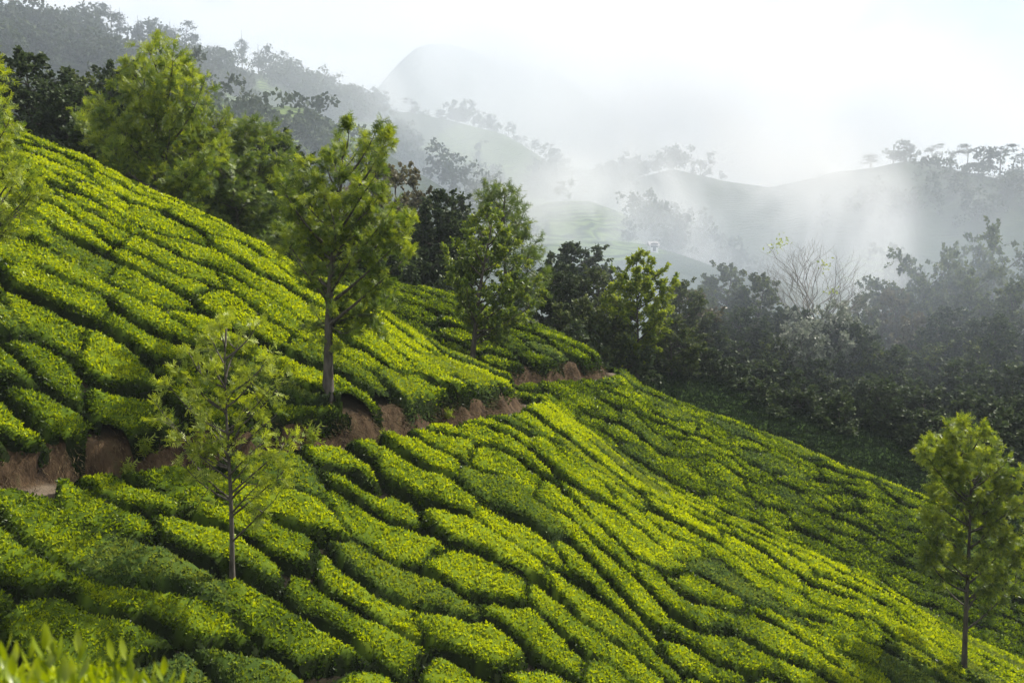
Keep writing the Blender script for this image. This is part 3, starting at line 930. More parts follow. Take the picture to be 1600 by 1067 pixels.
# --- tall tree at the right edge
rg = np.random.default_rng(25)
pts = [(1508, 660), (1485, 672), (1535, 675), (1460, 695), (1445, 705), (1475, 700), (1520, 700), (1550, 700), (1570, 725), (1590, 740), (1455, 735),
       (1480, 740), (1510, 735), (1545, 745), (1575, 770), (1595, 790), (1460, 775), (1490, 775), (1530, 780), (1560, 800), (1590, 830), (1450, 810),
       (1480, 815), (1510, 820), (1545, 830), (1575, 850), (1600, 860), (1450, 860), (1470, 860), (1500, 870), (1535, 880),
       (1565, 890), (1595, 900), (1465, 895), (1465, 840), (1605, 780), (1585, 760), (1550, 900), (1500, 700),
       (1525, 720), (1495, 720), (1545, 720)]
tips, b0 = px_tips(1507, 1030, pts, 0.6, 1.5, rg)
Hh = ray(1508, 662)[2] * b0[1] - b0[2]
place('silver_oak', 'full bright-topped silver oak standing at the right edge of the photo', 1507, 1030,
      build_tree(rg, Hh, tips, 0.10, 0.05, 'frond', 0.20, 9, 16, 0.45, young=(0.1, 0.65), pairs=4, inner=0.3), off=0.6)
# --- big bright tree behind the hilltop
rg = np.random.default_rng(26)
pts = [(250, 78), (235, 85), (270, 90), (285, 105), (225, 105), (255, 110), (300, 120), (315, 140), (210, 130), (240, 135), (270, 135), (295, 150),
       (320, 170), (190, 150), (220, 160), (160, 165), (140, 175), (130, 190), (175, 185), (205, 185), (240, 175), (275, 175), (310, 190), (340, 200),
       (345, 220), (330, 235), (300, 215), (265, 205), (230, 210), (195, 215), (160, 210), (345, 245), (315, 255), (285, 240), (250, 235), (215, 240),
       (300, 275), (330, 270), (285, 290), (265, 265), (235, 265), (295, 295), (180, 235), (345, 190), (205, 110)]
tips, b0 = px_tips(255, 300, pts, 0.5, 2.6, rg, D=40.5)
Hh = ray(252, 80)[2] * 40.5 - b0[2]
place('silver_oak', 'large sunlit yellow-green silver oak rising behind the upper tea slope', 255, 300,
      build_tree(rg, Hh, tips, 0.17, 0.12, 'frond', 0.28, 9, 13, 0.75, young=(0.1, 0.62), pairs=4, inner=0.3), D=40.5)
# --- tree cut by the left edge
rg = np.random.default_rng(27)
pts = [(-5, 120), (-30, 95), (-10, 150), (5, 170), (-20, 190), (0, 200), (12, 195), (-5, 225), (5, 235), (20, 250), (45, 290), (20, 275), (50, 320),
       (10, 270), (40, 320), (20, 340), (-20, 260), (-40, 200), (-50, 150), (-60, 260), (-90, 200), (-100, 130), (15, 300), (50, 300), (-30, 320), (0, 320)]
tips, b0 = px_tips(-60, 480, pts, 0.5, 1.0, rg, D=22)
Hh = ray(-40, 90)[2] * 22 - b0[2]
place('silver_oak', 'sunlit branches of a tree reaching in at the left edge of the photo', -60, 480,
      build_tree(rg, Hh, tips, 0.12, 0.08, 'frond', 0.18, 5, 8, 0.38, young=(0.2, 0.65), pairs=4, inner=0.45), D=22)

# --- woodland kinds, shared meshes
def kind(seed, H, R, shape, mat, n=36, leaf=0.24, twigs=11, per=15, tl=0.9, young=(0.0, 0.5), z0=0.22, style='broad', bark=None, oldf=0.3, lump=0.3, tr=0.16, rise=0.6):
    r = np.random.default_rng(seed)
    return build_tree(r, H, auto_tips(r, H, R, z0, n, shape, lump), tr, 0.25, style, leaf, twigs, per, tl, young=young, leafmat=mat, inner=0.35, oldf=oldf, bark=bark, top_k=0.9, rise=rise)
K = {
    'dark_round': kind(31, 9, 3.4, 'round', M_DARKLEAF, 42, 0.20, 12, 16, 0.9),
    'dark_tall': kind(32, 11, 2.8, 'oval', M_DARKLEAF, 44, 0.20, 12, 15, 0.9),
    'mixed': kind(33, 9.5, 3.2, 'oval', M_MIDLEAF, 40, 0.19, 11, 14, 0.9, z0=0.15),
    'feather': kind(34, 10, 2.6, 'oval', M_OAK, 44, 0.33, 10, 12, 0.9, young=(0.0, 0.35), style='frond', oldf=0.5, z0=0.18),
    'spreading': kind(35, 11, 5.0, 'spread', M_MIDLEAF, 44, 0.20, 11, 13, 1.1, z0=0.42, lump=0.15),
    'rust': kind(36, 7, 2.6, 'oval', M_RUSTLEAF, 30, 0.22, 9, 9, 0.8, oldf=0.8, z0=0.2),
    'shrub': kind(37, 4.5, 2.6, 'round', M_MIDLEAF, 30, 0.18, 11, 14, 0.7, z0=0.05, tr=0.08),
    'pale': kind(38, 4.0, 2.6, 'round', M_PALELEAF, 26, 0.18, 9, 9, 0.8, z0=0.1, tr=0.08),
    'dark_shrub': kind(39, 4.0, 2.8, 'round', M_DARKLEAF, 30, 0.19, 11, 14, 0.7, z0=0.03, tr=0.08),
}
def wood(kd, px, top, D, label, name='broadleaf_tree', w=None, group=None, cat='tree', sink=0.0):
    """stand a woodland tree at distance D so that its top reaches the given pixel height"""
    r = ray(px, top)
    x, y = r[0] * D, D
    z = float(Tf(np.array([x]), np.array([y]))[0]) - sink
    H0 = {'dark_round': 9, 'dark_tall': 11, 'mixed': 9.5, 'feather': 10, 'spreading': 11, 'rust': 7, 'shrub': 4.5, 'pale': 4, 'dark_shrub': 4}[kd]
    hgt = r[2] * D - z
    sx = w if w else 1.0
    sz = max(hgt / (H0 * 1.04), 0.85 * sx)
    z = z + hgt - sz * H0 * 1.04
    sx = max(sx, sz * 0.75)
    t_ = empty(name, (x, y, z))
    t_.scale = (sx, sx, sz); t_.rotation_euler = (0, 0, random.random() * 6.28)
    a, b = K[kd]
    link('trunk', a, t_); link('crown', b, t_)
    tag(t_, label, cat, group)
    return t_

WG = 'woodland trees across the valley'
BG_ = 'trees behind the upper tea slope'
L_ = [
 # behind the upper slope, left part
 ('dark_round', 45, 82, 52, 'dark round tree at the far left behind the hilltop', BG_, 1.05),
 ('dark_tall', 105, 130, 50, 'dark tree just right of the far left one, behind the hilltop', BG_, 0.95),
 ('dark_tall', 185, 98, 56, 'dark tree showing above left of the large sunlit silver oak', BG_, 0.9),
 ('mixed', 130, 118, 60, 'paler leafy tree between the two dark trees on the left', BG_, 1.0),
 ('dark_tall', 330, 215, 48, 'shaded tree tucked right behind the large sunlit silver oak', BG_, 0.8),
 ('feather', 395, 185, 47, 'tall mid-green feathery tree right of the large sunlit silver oak', BG_, 1.05),
 ('feather', 365, 235, 44, 'lower feathery tree in front of the tall mid-green one', BG_, 0.8),
 ('dark_tall', 430, 205, 55, 'dark tree behind the right shoulder of the feathery tree', BG_, 0.9),
 ('dark_round', 465, 240, 58, 'dark tree left behind the gnarled silver oak', BG_, 0.8),
 ('dark_tall', 150, 180, 48, 'shaded tree low behind the hilltop, left of the sunlit silver oak', BG_, 1.1),
 ('dark_tall', 215, 190, 50, 'shaded tree directly behind the sunlit silver oak', BG_, 1.1),
 ('dark_round', 285, 230, 49, 'shaded low tree behind the right foot of the sunlit silver oak', BG_, 0.9),
 ('mixed', 440, 300, 48, 'bushy tree below left of the gnarled silver oak crown', BG_, 0.75),
 ('dark_shrub', 480, 345, 47, 'shaded shrub behind the crest left of the gnarled silver oak', BG_, 1.1),
 ('dark_round', 545, 330, 56, 'dark tree directly behind the gnarled silver oak', BG_, 0.8),
 ('rust', 612, 258, 62, 'thin brownish tree right behind the gnarled silver oak', BG_, 1.15),
 ('rust', 590, 275, 66, 'second thin brownish tree left of its twin', BG_, 1.1),
 ('dark_round', 690, 298, 60, 'dark domed tree between the gnarled oak and the double-crowned pair', BG_, 0.95),
 ('dark_round', 655, 340, 62, 'dark tree at the left shoulder of the domed one', BG_, 0.8),
 ('mixed', 720, 330, 66, 'leafy tree at the right shoulder of the dark domed one', BG_, 0.8),
 ('dark_tall', 590, 370, 55, 'shaded tree above the far crest of the second slope', BG_, 0.75),
 ('dark_shrub', 640, 395, 56, 'shaded shrub on the crest of the second slope', BG_, 1.2),
 # centre
 ('dark_round', 895, 380, 64, 'broad rounded tree right of the double-crowned pair', WG, 1.0),
 ('dark_tall', 870, 420, 60, 'darker tree at the left foot of the broad rounded one', WG, 0.7),
 ('mixed', 930, 420, 62, 'leafy tree at the right side of the broad rounded one', WG, 0.8),
 ('shrub', 905, 470, 57, 'bright leafy shrub hanging in front of the broad rounded tree', WG, 1.0),
 ('shrub', 945, 480, 58, 'leafy shrub left of the hazy young silver oak', WG, 0.9),
 ('dark_shrub', 880, 510, 55, 'dark shrub above the far end of the second slope', WG, 1.1),
 ('dark_shrub', 965, 530, 58, 'dark shrub behind the trunk of the hazy young oak', WG, 1.0),
 ('mixed', 1065, 440, 64, 'leafy tree right of the hazy young silver oak', WG, 0.75),
 ('rust', 1075, 455, 66, 'faintly rusty tree right of the hazy young silver oak', WG, 1.0),
 ('shrub', 1050, 500, 60, 'leafy shrub above the pale end of the path', WG, 0.9),
 ('dark_shrub', 1095, 540, 62, 'dark shrub right of the pale end of the path', WG, 1.0),
 # right wood, front to back
 ('mixed', 1135, 415, 74, 'leafy tree at the left of the wood, left of the bare tree', WG, 0.95),
 ('mixed', 1185, 430, 72, 'tree directly left of the bare tree in the wood', WG, 1.0),
 ('dark_round', 1160, 480, 68, 'darker tree low at the left of the wood', WG, 0.9),
 ('dark_round', 1230, 480, 70, 'dark tree below the bare tree', WG, 0.9),
 ('pale', 1290, 478, 68, 'pale flowering shrub below the bare tree', WG, 1.3),
 ('pale', 1250, 505, 66, 'lower pale flowering shrub in the wood', WG, 0.9),
 ('dark_round', 1325, 500, 68, 'dark tree right below the pale flowering shrub', WG, 0.9),
 ('mixed', 1345, 462, 76, 'small bright tree right of the bare tree', WG, 0.7),
 ('rust', 1395, 455, 76, 'brownish thin tree near the middle of the wood', WG, 1.0),
 ('rust', 1430, 490, 72, 'golden brown patch of a tree below the large spreading one', WG, 0.8),
 ('spreading', 1450, 398, 80, 'large spreading tree with visible limbs at the right of the wood', WG, 1.05),
 ('spreading', 1575, 368, 84, 'tallest spreading tree at the right edge of the wood', WG, 1.1),
 ('spreading', 1520, 425, 76, 'spreading tree between the two largest ones', WG, 0.9),
 ('mixed', 1590, 440, 72, 'leafy tree below the tallest one at the right edge', WG, 1.0),
 ('dark_round', 1480, 480, 70, 'dark tree below the large spreading one', WG, 1.0),
 ('dark_tall', 1550, 490, 68, 'dark tree low at the right edge of the wood', WG, 1.0),
 ('dark_round', 1400, 540, 66, 'dark low tree in the middle of the wood', WG, 0.95),
 ('dark_round', 1280, 560, 64, 'dark low tree below the pale shrubs', WG, 0.85),
 ('dark_shrub', 1200, 560, 64, 'dark shrub at the foot of the wood on the left', WG, 1.2),
 ('dark_shrub', 1145, 570, 63, 'dark shrub at the left foot of the wood beside the slope', WG, 1.0),
 ('dark_shrub', 1340, 590, 63, 'dark shrub at the foot of the wood near the middle', WG, 1.3),
 ('dark_shrub', 1440, 600, 62, 'dark shrub at the foot of the wood left of the right-edge oak', WG, 1.3),
 ('dark_round', 1500, 560, 64, 'dark low tree above the right-edge silver oak', WG, 1.0),
 ('dark_round', 1590, 570, 62, 'dark low tree right of the right-edge silver oak top', WG, 1.0),
 ('dark_shrub', 1555, 640, 58, 'dark shrub right of the right-edge silver oak', WG, 1.3),
 ('dark_shrub', 1490, 650, 58, 'dark shrub behind the top of the right-edge silver oak', WG, 1.2),
 ('dark_round', 1180, 590, 61, 'foremost dark tree near the left foot of the wood', WG, 1.0),
 ('dark_tall', 1250, 600, 60, 'dark tall tree at the front of the wood under the bare tree', WG, 1.0),
 ('dark_round', 1310, 612, 60, 'dark front tree right of the one under the bare tree', WG, 1.0),
 ('dark_tall', 1375, 590, 61, 'dark front tree in the middle foot of the wood', WG, 1.0),
 ('dark_round', 1450, 640, 59, 'dark front tree left of the right-edge silver oak', WG, 1.0),
 ('dark_tall', 1520, 610, 60, 'dark front tree right behind the right-edge silver oak', WG, 1.0),
 ('dark_round', 1580, 620, 60, 'dark front tree at the very right edge', WG, 1.0),
 ('mixed', 1215, 530, 66, 'leafy mid-wood tree left of the pale shrubs', WG, 1.0),
 ('mixed', 1365, 545, 66, 'leafy mid-wood tree right of the pale shrubs', WG, 1.0),
 ('mixed', 1460, 540, 67, 'leafy mid-wood tree below the large spreading one', WG, 1.0),
 ('mixed', 1530, 530, 67, 'leafy mid-wood tree right of centre above the right-edge oak', WG, 1.0),
 ('dark_round', 1110, 500, 66, 'dark tree above the pale end of the path', WG, 1.0),
 ('mixed', 1100, 450, 72, 'leafy tree at the far left end of the wood', WG, 1.0),
 ('dark_tall', 1650, 480, 70, 'dark tree just past the right edge of the photo', WG, 1.0),
]
for kd, px, top, D, lab, gp, w in L_:
    nm = {'shrub': 'shrub', 'dark_shrub': 'shrub', 'pale': 'flowering_shrub'}.get(kd, 'broadleaf_tree')
    wood(kd, px, top, D, lab, nm, w, gp, 'shrub' if 'shrub' in nm else 'tree')

# --- bare tree in the wood
def bare_tree(seed, H, R, r0):
    r = np.random.default_rng(seed)
    mb = MB()
    def grow(p, d, L, rad, lvl):
        n = 5
        pts = [p]
        dd = d.copy()
        for k in range(n):
            dd = unit(dd + r.normal(size=3) * 0.10 + np.array([0, 0, 0.05]))
            pts.append(pts[-1] + dd * L / n)
        pts = np.array(pts)
        mb.tube(pts, np.linspace(rad, rad * 0.55, n + 1), 6 if lvl < 2 else 3)
        if lvl >= 5: return
        m = [6, 4, 3, 3, 3][lvl]
        for k in range(m):
            a = r.random() * 6.283
            out_ = np.array([math.cos(a), math.sin(a), 0])
            f = 0.45 + 0.55 * (k + 1) / m
            q = pts[min(n, int(round(f * n)))]
            nd = unit(dd * 0.95 + out_ * (0.66 if lvl else 1.0) + np.array([0, 0, 0.22]))
            grow(q, nd, L * (0.62 + 0.24 * r.random()) * (1.25 if lvl == 0 else 1.0), rad * 0.52, lvl + 1)
    grow(np.zeros(3), np.array([0, 0, 1.0]), H * 0.34, r0, 0)
    V = np.concatenate(mb.V)
    s = H / V[:, 2].max()
    mb.V = [V * np.array([s * R, s * R, s])]
    return mb.mesh('trunk', [M_PALEBARK])
D = 71
r = ray(1243, 362); x, y = r[0] * D, D
z = float(Tf(np.array([x]), np.array([y]))[0])
bt = empty('bare_tree', (x, y, z))
link('trunk', bare_tree(51, r[2] * D - z, 1.45, 0.24), bt)
# a few clumps of leaves left on it
rr = np.random.default_rng(52)
LPp_ = []
for (cx_, cy_) in [(1222, 378), (1290, 415), (1300, 455), (1215, 385)]:
    q = ray(cx_, cy_) * D
    LPp_.append(np.array([q[0] - x, 0, q[2] - z]) + rr.normal(size=(26, 3)) * np.array([0.3, 0.3, 0.25]))
for LPp in LPp_:
    dd = unit(rr.normal(size=(len(LPp), 3)))
    V, T = leaf_quads(LPp, dd, unit(np.cross(dd, unit(rr.normal(size=dd.shape)))), np.full(len(LPp), 0.26), np.full(len(LPp), 0.15))
    tag(link('leaf_clump', mesh_np('leaf_clump', V, tris=T, cols=np.repeat(np.stack([rr.random(len(dd)), 0 * dd[:, 0], 0.6 + 0 * dd[:, 0], 1 + 0 * dd[:, 0]], -1), 4, 0), mats=[M_OAK]), bt), kind='stuff')
# 
tag(bt, 'pale leafless tree with fanning bare branches above the wood', 'tree')

# --- far woods: light trees joined into one cover, and skyline trees of their own
def far_tree_arrays(rng, H, R, n=170, sparse=False, sz=1.0):
    f = rng.random(n) ** 0.8
    z = H * (0.22 + 0.78 * f) if not sparse else H * (0.5 + 0.5 * f)
    nc = 7
    cc = np.stack([rng.normal(size=nc) * R * 0.5, rng.normal(size=nc) * R * 0.5, H * (0.35 + 0.6 * rng.random(nc))], -1)
    if sparse: cc[:, 2] = H * (0.55 + 0.4 * rng.random(nc))
    k = rng.integers(0, nc, n)
    P = cc[k] + unit(rng.normal(size=(n, 3))) * (R * 0.42 * rng.random((n, 1)) ** 0.4) * np.array([1, 1, 0.8])
    D_ = unit(rng.normal(size=(n, 3)))
    W_ = unit(np.cross(D_, unit(rng.normal(size=(n, 3)))))
    L = (0.85 + 0.6 * rng.random(n)) * sz
    V, T = leaf_quads(P, D_, W_, L, L * 0.75)
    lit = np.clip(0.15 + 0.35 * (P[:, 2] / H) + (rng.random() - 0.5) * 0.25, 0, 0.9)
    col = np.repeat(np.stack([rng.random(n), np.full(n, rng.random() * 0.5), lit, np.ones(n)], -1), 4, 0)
    return V, T, col

rngf = np.random.default_rng(77)
protos = [far_tree_arrays(rngf, 11 + 4 * rngf.random(), 3.6 + rngf.random(), 190) for _ in range(14)]
def on_tea(px, py, R_):
    q = 0
    for cx, cy, rx, ry, d0, d1 in [(450, 200, 90, 45, 200, 400), (345, 168, 45, 22, 200, 400), (560, 215, 60, 25, 200, 640), (760, 245, 110, 55, 380, 700),
                                   (880, 350, 130, 42, 200, 480), (900, 392, 150, 22, 150, 300), (1340, 430, 110, 60, 150, 520), (1080, 300, 110, 30, 350, 600)]:
        if d0 < R_ < d1 and ((px - cx) / rx) ** 2 + ((py - cy) / ry) ** 2 < 0.95: return True
    return False
VV, TT_, CC, off, cnt_ = [], [], [], 0, 0
tries = 0
def vis_far(x, y, z):
    ks = np.linspace(0.3, 0.97, 40)
    return not np.any(Tf(x * ks, y * ks, True) > z * ks + 1.0)
zones = [(-260, 640, 330, 520, 720), (430, 1130, 450, 640, 520), (860, 1800, 300, 400, 90), (520, 1200, 270, 400, 110), (-200, 600, 190, 330, 170), (1370, 1800, 120, 300, 60), (1440, 1800, 400, 450, 22), (560, 960, 560, 625, 150), (1370, 1480, 455, 480, 8)]
for (p0, p1, d0, d1, num) in zones:
    made = 0; tries = 0
    while made < num and tries < num * 6:
        tries += 1
        px = p0 + (p1 - p0) * rngf.random(); Dd = d0 + (d1 - d0) * rngf.random()
        th = math.atan((px - 800) / F)
        x, y = Dd * math.sin(th), Dd * math.cos(th)
        if fbm(np.array([x / 45]), np.array([y / 45]), 88, 3)[0] < (-0.15 if p0 == -260 else 0.05): continue
        z = float(Tf(np.array([x]), np.array([y]))[0])
        pp = project(x, y, z)
        if on_tea(pp[0], pp[1], Dd) and rngf.random() < 0.93: continue
        if not vis_far(x, y, z + 10): continue
        V, T, c = protos[rngf.integers(0, 14)]
        s = 0.55 + 0.6 * rngf.random()
        a = rngf.random() * 6.28
        Rm = np.array([[math.cos(a), -math.sin(a), 0], [math.sin(a), math.cos(a), 0], [0, 0, 1]])
        c = c.copy(); c[:, 2] = np.clip(c[:, 2] + (rngf.random() - 0.5) * 0.3, 0, 0.9); c[:, 1] = rngf.random() * 0.6
        VV.append(V @ Rm.T * s + np.array([x, y, z - 1.5 * s])); TT_.append(T + off); CC.append(c); off += len(V); made += 1
    cnt_ += made
print('far trees', cnt_)
fw = link('far_woodland', mesh_np('far_woodland', np.concatenate(VV), tris=np.concatenate(TT_), cols=np.concatenate(CC), mats=[M_FARLEAF]))
tag(fw, 'bluish woods covering the misty hills behind', None, None, 'stuff')

def skyline_tree(seed, H, kindn):
    r = np.random.default_rng(seed)
    mb = MB()
    mb.tube(np.array([[0, 0, -1], [0.1, 0, H * 0.3], [-0.15, 0.1, H * 0.65], [0.1, 0, H * 0.96]]), np.array([0.26, 0.2, 0.14, 0.05]) , 5)
    Vs, Ts, Cs, o_ = [], [], [], 0
    nb = {'umbrella': 9, 'layered': 11, 'dense': 14}[kindn]
    for k in range(nb):
        f = (0.50 if kindn == 'umbrella' else 0.30 if kindn == 'layered' else 0.2) + 0.48 * (k / nb)
        if kindn == 'umbrella': f = 0.6 + 0.38 * r.random()
        a = r.random() * 6.28
        rad = {'umbrella': 3.2, 'layered': 2.0 * (1.35 - f), 'dense': 2.3}[kindn] * (0.5 + 0.6 * r.random())
        e = np.array([math.cos(a) * rad, math.sin(a) * rad, H * f + rad * 0.25])
        z0 = max(H * 0.25, e[2] - rad * 0.9)
        mb.tube(np.array([[0, 0, z0], e * 0.5 + np.array([0, 0, z0 * 0.5]), e]), np.array([0.10, 0.07, 0.03]), 4)
        m = 60
        P = e + r.normal(size=(m, 3)) * np.array([0.75, 0.75, 0.4])
        D_ = unit(r.normal(size=(m, 3))); W_ = unit(np.cross(D_, unit(r.normal(size=(m, 3)))))
        L = 0.5 + 0.35 * r.random(m)
        V, T = leaf_quads(P, D_, W_, L, L * 0.6)
        Vs.append(V); Ts.append(T + o_); o_ += len(V)
        Cs.append(np.repeat(np.stack([r.random(m), np.full(m, 0.3), np.full(m, 0.3), np.ones(m)], -1), 4, 0))
    return mb.mesh('trunk', [M_BARK]), mesh_np('crown', np.concatenate(Vs), tris=np.concatenate(Ts), cols=np.concatenate(Cs), mats=[M_FARLEAF])
SKY = {k: skyline_tree(60 + i, 16, k) for i, k in enumerate(['umbrella', 'layered', 'dense'])}
def crest(px, hill):
    h = FAR[hill]
    th = math.atan((px - 800) / F)
    Dd = float(np.interp(th, h['th'], h['D'])) - 3
    return Dd * math.sin(th), Dd * math.cos(th)
sky_list = [
 (75, 0, 5, 'layered', 'tall thin tree highest on the left ridge', 1.0), (95, 0, 18, 'layered', 'layered tree right beside the tallest thin one', 0.8),
 (120, 0, 22, 'umbrella', 'small umbrella-topped tree on the left ridge', 0.6), (165, 0, 15, 'dense', 'tall ragged tree left of the twin-topped one on the ridge', 0.8),
 (185, 0, 5, 'umbrella', 'tall umbrella-topped tree above the bright silver oak', 1.0), (198, 0, 8, 'layered', 'tall layered tree next to the umbrella-topped one', 0.9),
 (226, 0, 20, 'layered', 'narrow tree in the middle of the left ridge', 0.8), (248, 0, 30, 'umbrella', 'small round-topped thin tree on the ridge', 0.5),
 (275, 0, 28, 'layered', 'tall wispy tree above right of the bright silver oak', 0.8), (300, 0, 38, 'umbrella', 'flat-topped tree leaning over the ridge', 1.0),
 (314, 0, 40, 'layered', 'thin tree beside the flat-topped one', 0.6), (335, 0, 62, 'layered', 'small thin tree in the ridge dip', 0.5),
 (385, 0, 42, 'dense', 'lone rounded tall tree right on the ridge', 0.7), (410, 0, 65, 'dense', 'bushy tree where the ridge starts to fall', 0.9),
 (455, 0, 82, 'umbrella', 'bushy-topped tree on the falling ridge', 0.6), (480, 0, 98, 'dense', 'dense tree on the falling ridge', 0.7),
 (505, 0, 105, 'layered', 'thin tree near the lower end of the left ridge', 0.6), (535, 0, 118, 'dense', 'last dense tree of the left ridge', 0.7),
 (645, 2, 155, 'umbrella', 'small tree on the saddle below the peak', 0.9), (690, 2, 165, 'dense', 'round tree on the middle ridge below the peak', 0.9),
 (740, 2, 178, 'umbrella', 'small umbrella-topped tree on the middle ridge', 0.9), (795, 2, 185, 'layered', 'thin tree above the terraced field', 0.7),
 (802, 2, 188, 'layered', 'second thin tree above the terraced field', 0.6), (835, 2, 210, 'dense', 'dark tree on the ridge right of the terraces', 0.7),
 (860, 2, 225, 'umbrella', 'misty tree on the falling middle ridge', 0.7),
 (1355, 5, 236, 'layered', 'leftmost faint tree on the right hilltop', 1.2), (1390, 5, 228, 'dense', 'faint rounded tree on the right hilltop', 0.9),
 (1415, 5, 214, 'dense', 'tall faint tree half lost in mist on the right hilltop', 0.7), (1450, 5, 225, 'umbrella', 'clear round-topped tree at the top of the right hill', 0.8),
 (1480, 5, 232, 'layered', 'thin tree left of the open-crowned trees on the right hill', 0.5), (1505, 5, 224, 'umbrella', 'open-crowned tree on the right hill ridge', 0.9),
 (1522, 5, 245, 'dense', 'low bushy tree between the open-crowned ones on the right hill', 0.8), (1556, 5, 225, 'umbrella', 'widest open-crowned tree on the right hill ridge', 1.1),
 (1590, 5, 232, 'umbrella', 'open-crowned tree at the right edge of the ridge', 1.1), (1608, 5, 235, 'dense', 'tree cut by the right edge on the ridge', 0.9),
]
for px, hl, top, kd, lab, w in sky_list:
    x, y = crest(px, hl)
    z = float(Tf(np.array([x]), np.array([y]))[0])
    ztop = ray(px, top)[2] * y
    sz = max(0.25, (ztop - z) / 16.5)
    t_ = empty('skyline_tree', (x, y, z)); t_.scale = (w * 1.25, w * 1.25, sz); t_.rotation_euler = (0, 0, random.random() * 6)
    link('trunk', SKY[kd][0], t_); link('crown', SKY[kd][1], t_)
    tag(t_, lab, 'tree', 'trees standing on the hill skylines')

# ------------------------------------------------------------------ small far buildings
M_WALL = noise_mat('whitewash', (0.62, 0.62, 0.60), (0.80, 0.80, 0.78), 2, 0.8, 0.1)
M_ROOF = noise_mat('tin_roof', (0.25, 0.22, 0.22), (0.42, 0.38, 0.37), 3, 0.6, 0.1)
M_DARK = noise_mat('dark_opening', (0.02, 0.02, 0.022), (0.05, 0.05, 0.055), 3, 0.4, 0.0)
def box(x0, x1, y0, y1, z0, z1):
    v = [(x, y, z) for z in (z0, z1) for x, y in ((x0, y0), (x1, y0), (x1, y1), (x0, y1))]
    f = [(0, 3, 2, 1), (4, 5, 6, 7), (0, 1, 5, 4), (1, 2, 6, 5), (2, 3, 7, 6), (3, 0, 4, 7)]
    return v, f
def solid(name, v, f, mat, parent):
    me = bpy.data.meshes.new(name); me.from_pydata(v, [], f); me.materials.append(mat); me.update()
    return link(name, me, parent)
def hut(px, py, D, w, d, h, label):
    r = ray(px, py); x, y = r[0] * D, D
    z = r[2] * D
    g = float(Tf(np.array([x]), np.array([y]))[0])
    z0 = g
    t_ = empty('hut', (x, y, z0)); t_.rotation_euler = (0, 0, 0.25)
    solid('wall', *box(-w / 2, w / 2, -d / 2, d / 2, -1.5, h), M_WALL, t_)
    rv = [(-w / 2 - .3, -d / 2 - .3, h + 0.002), (w / 2 + .3, -d / 2 - .3, h + 0.002), (w / 2 + .3, d / 2 + .3, h + 0.002), (-w / 2 - .3, d / 2 + .3, h + 0.002), (-w / 2 - .3, 0, h + 1.0), (w / 2 + .3, 0, h + 1.0)]
    solid('roof', rv, [(0, 1, 5, 4), (2, 3, 4, 5), (0, 4, 3), (1, 2, 5), (0, 3, 2, 1)], M_ROOF, t_)
    for k in (-0.25, 0.25):
        solid('window', *box(k * w - .4, k * w + .4, -d / 2 - .03, -d / 2 + .05, 0.9, 1.9), M_DARK, t_)
    solid('door', *box(-.4, .4, -d / 2 - .035, -d / 2 + .05, 0.0, 1.95), M_DARK, t_)
    tag(t_, label, 'hut')
hut(1020, 404, 235, 2.0, 1.8, 1.3, 'tiny white hut on the hazy valley side behind the young oak')
hut(557, 170, 505, 7, 6, 6, 'tiny pale building on the ridge below the peak')

# ------------------------------------------------------------------ dry grass and weeds on the earth bank
rgd = np.random.default_rng(91)
n = 150000
x = rgd.uniform(-20, 12, n); y = rgd.uniform(19, 56, n)
b = Bf(x, y)
w = np.exp(-((b - (PL + 0.42)) / 0.16) ** 2) * (vnoise(x * 1.3, y * 1.3, 5) > 0.42)
k = rgd.random(n) < w
x, y = x[k], y[k]
x = np.repeat(x, 5) + rgd.normal(size=len(x) * 5) * 0.08; y = np.repeat(y, 5) + rgd.normal(size=len(y) * 5) * 0.08
z = Tf(x, y, False)
e_ = 0.05
gx_ = (Tf(x + e_, y, False) - Tf(x - e_, y, False)) / (2 * e_); gy_ = (Tf(x, y + e_, False) - Tf(x, y - e_, False)) / (2 * e_)
dn = unit(np.stack([-gx_, -gy_, 0.4 + 0 * x], -1))
P = np.stack([x, y, z + 0.03], -1)
D_ = unit(dn * 0.8 + np.array([0, 0, -0.55]) + rgd.normal(size=P.shape) * 0.35)
L = 0.10 + 0.20 * rgd.random(len(x))
W_ = unit(np.cross(D_, unit(rgd.normal(size=P.shape))))
m1 = P + dn * 0.10
V = np.stack([P - W_ * 0.007, P + W_ * 0.007, P + dn * 0.05 + D_ * L[:, None]], 1).reshape(-1, 3)
gr = link('dry_grass', mesh_np('dry_grass', V, tris=np.arange(len(V)).reshape(-1, 3), mats=[M_DRY]))
tag(gr, 'dry brown grass hanging over the reddish earth bank', None, None, 'stuff')
print('grass', len(x))

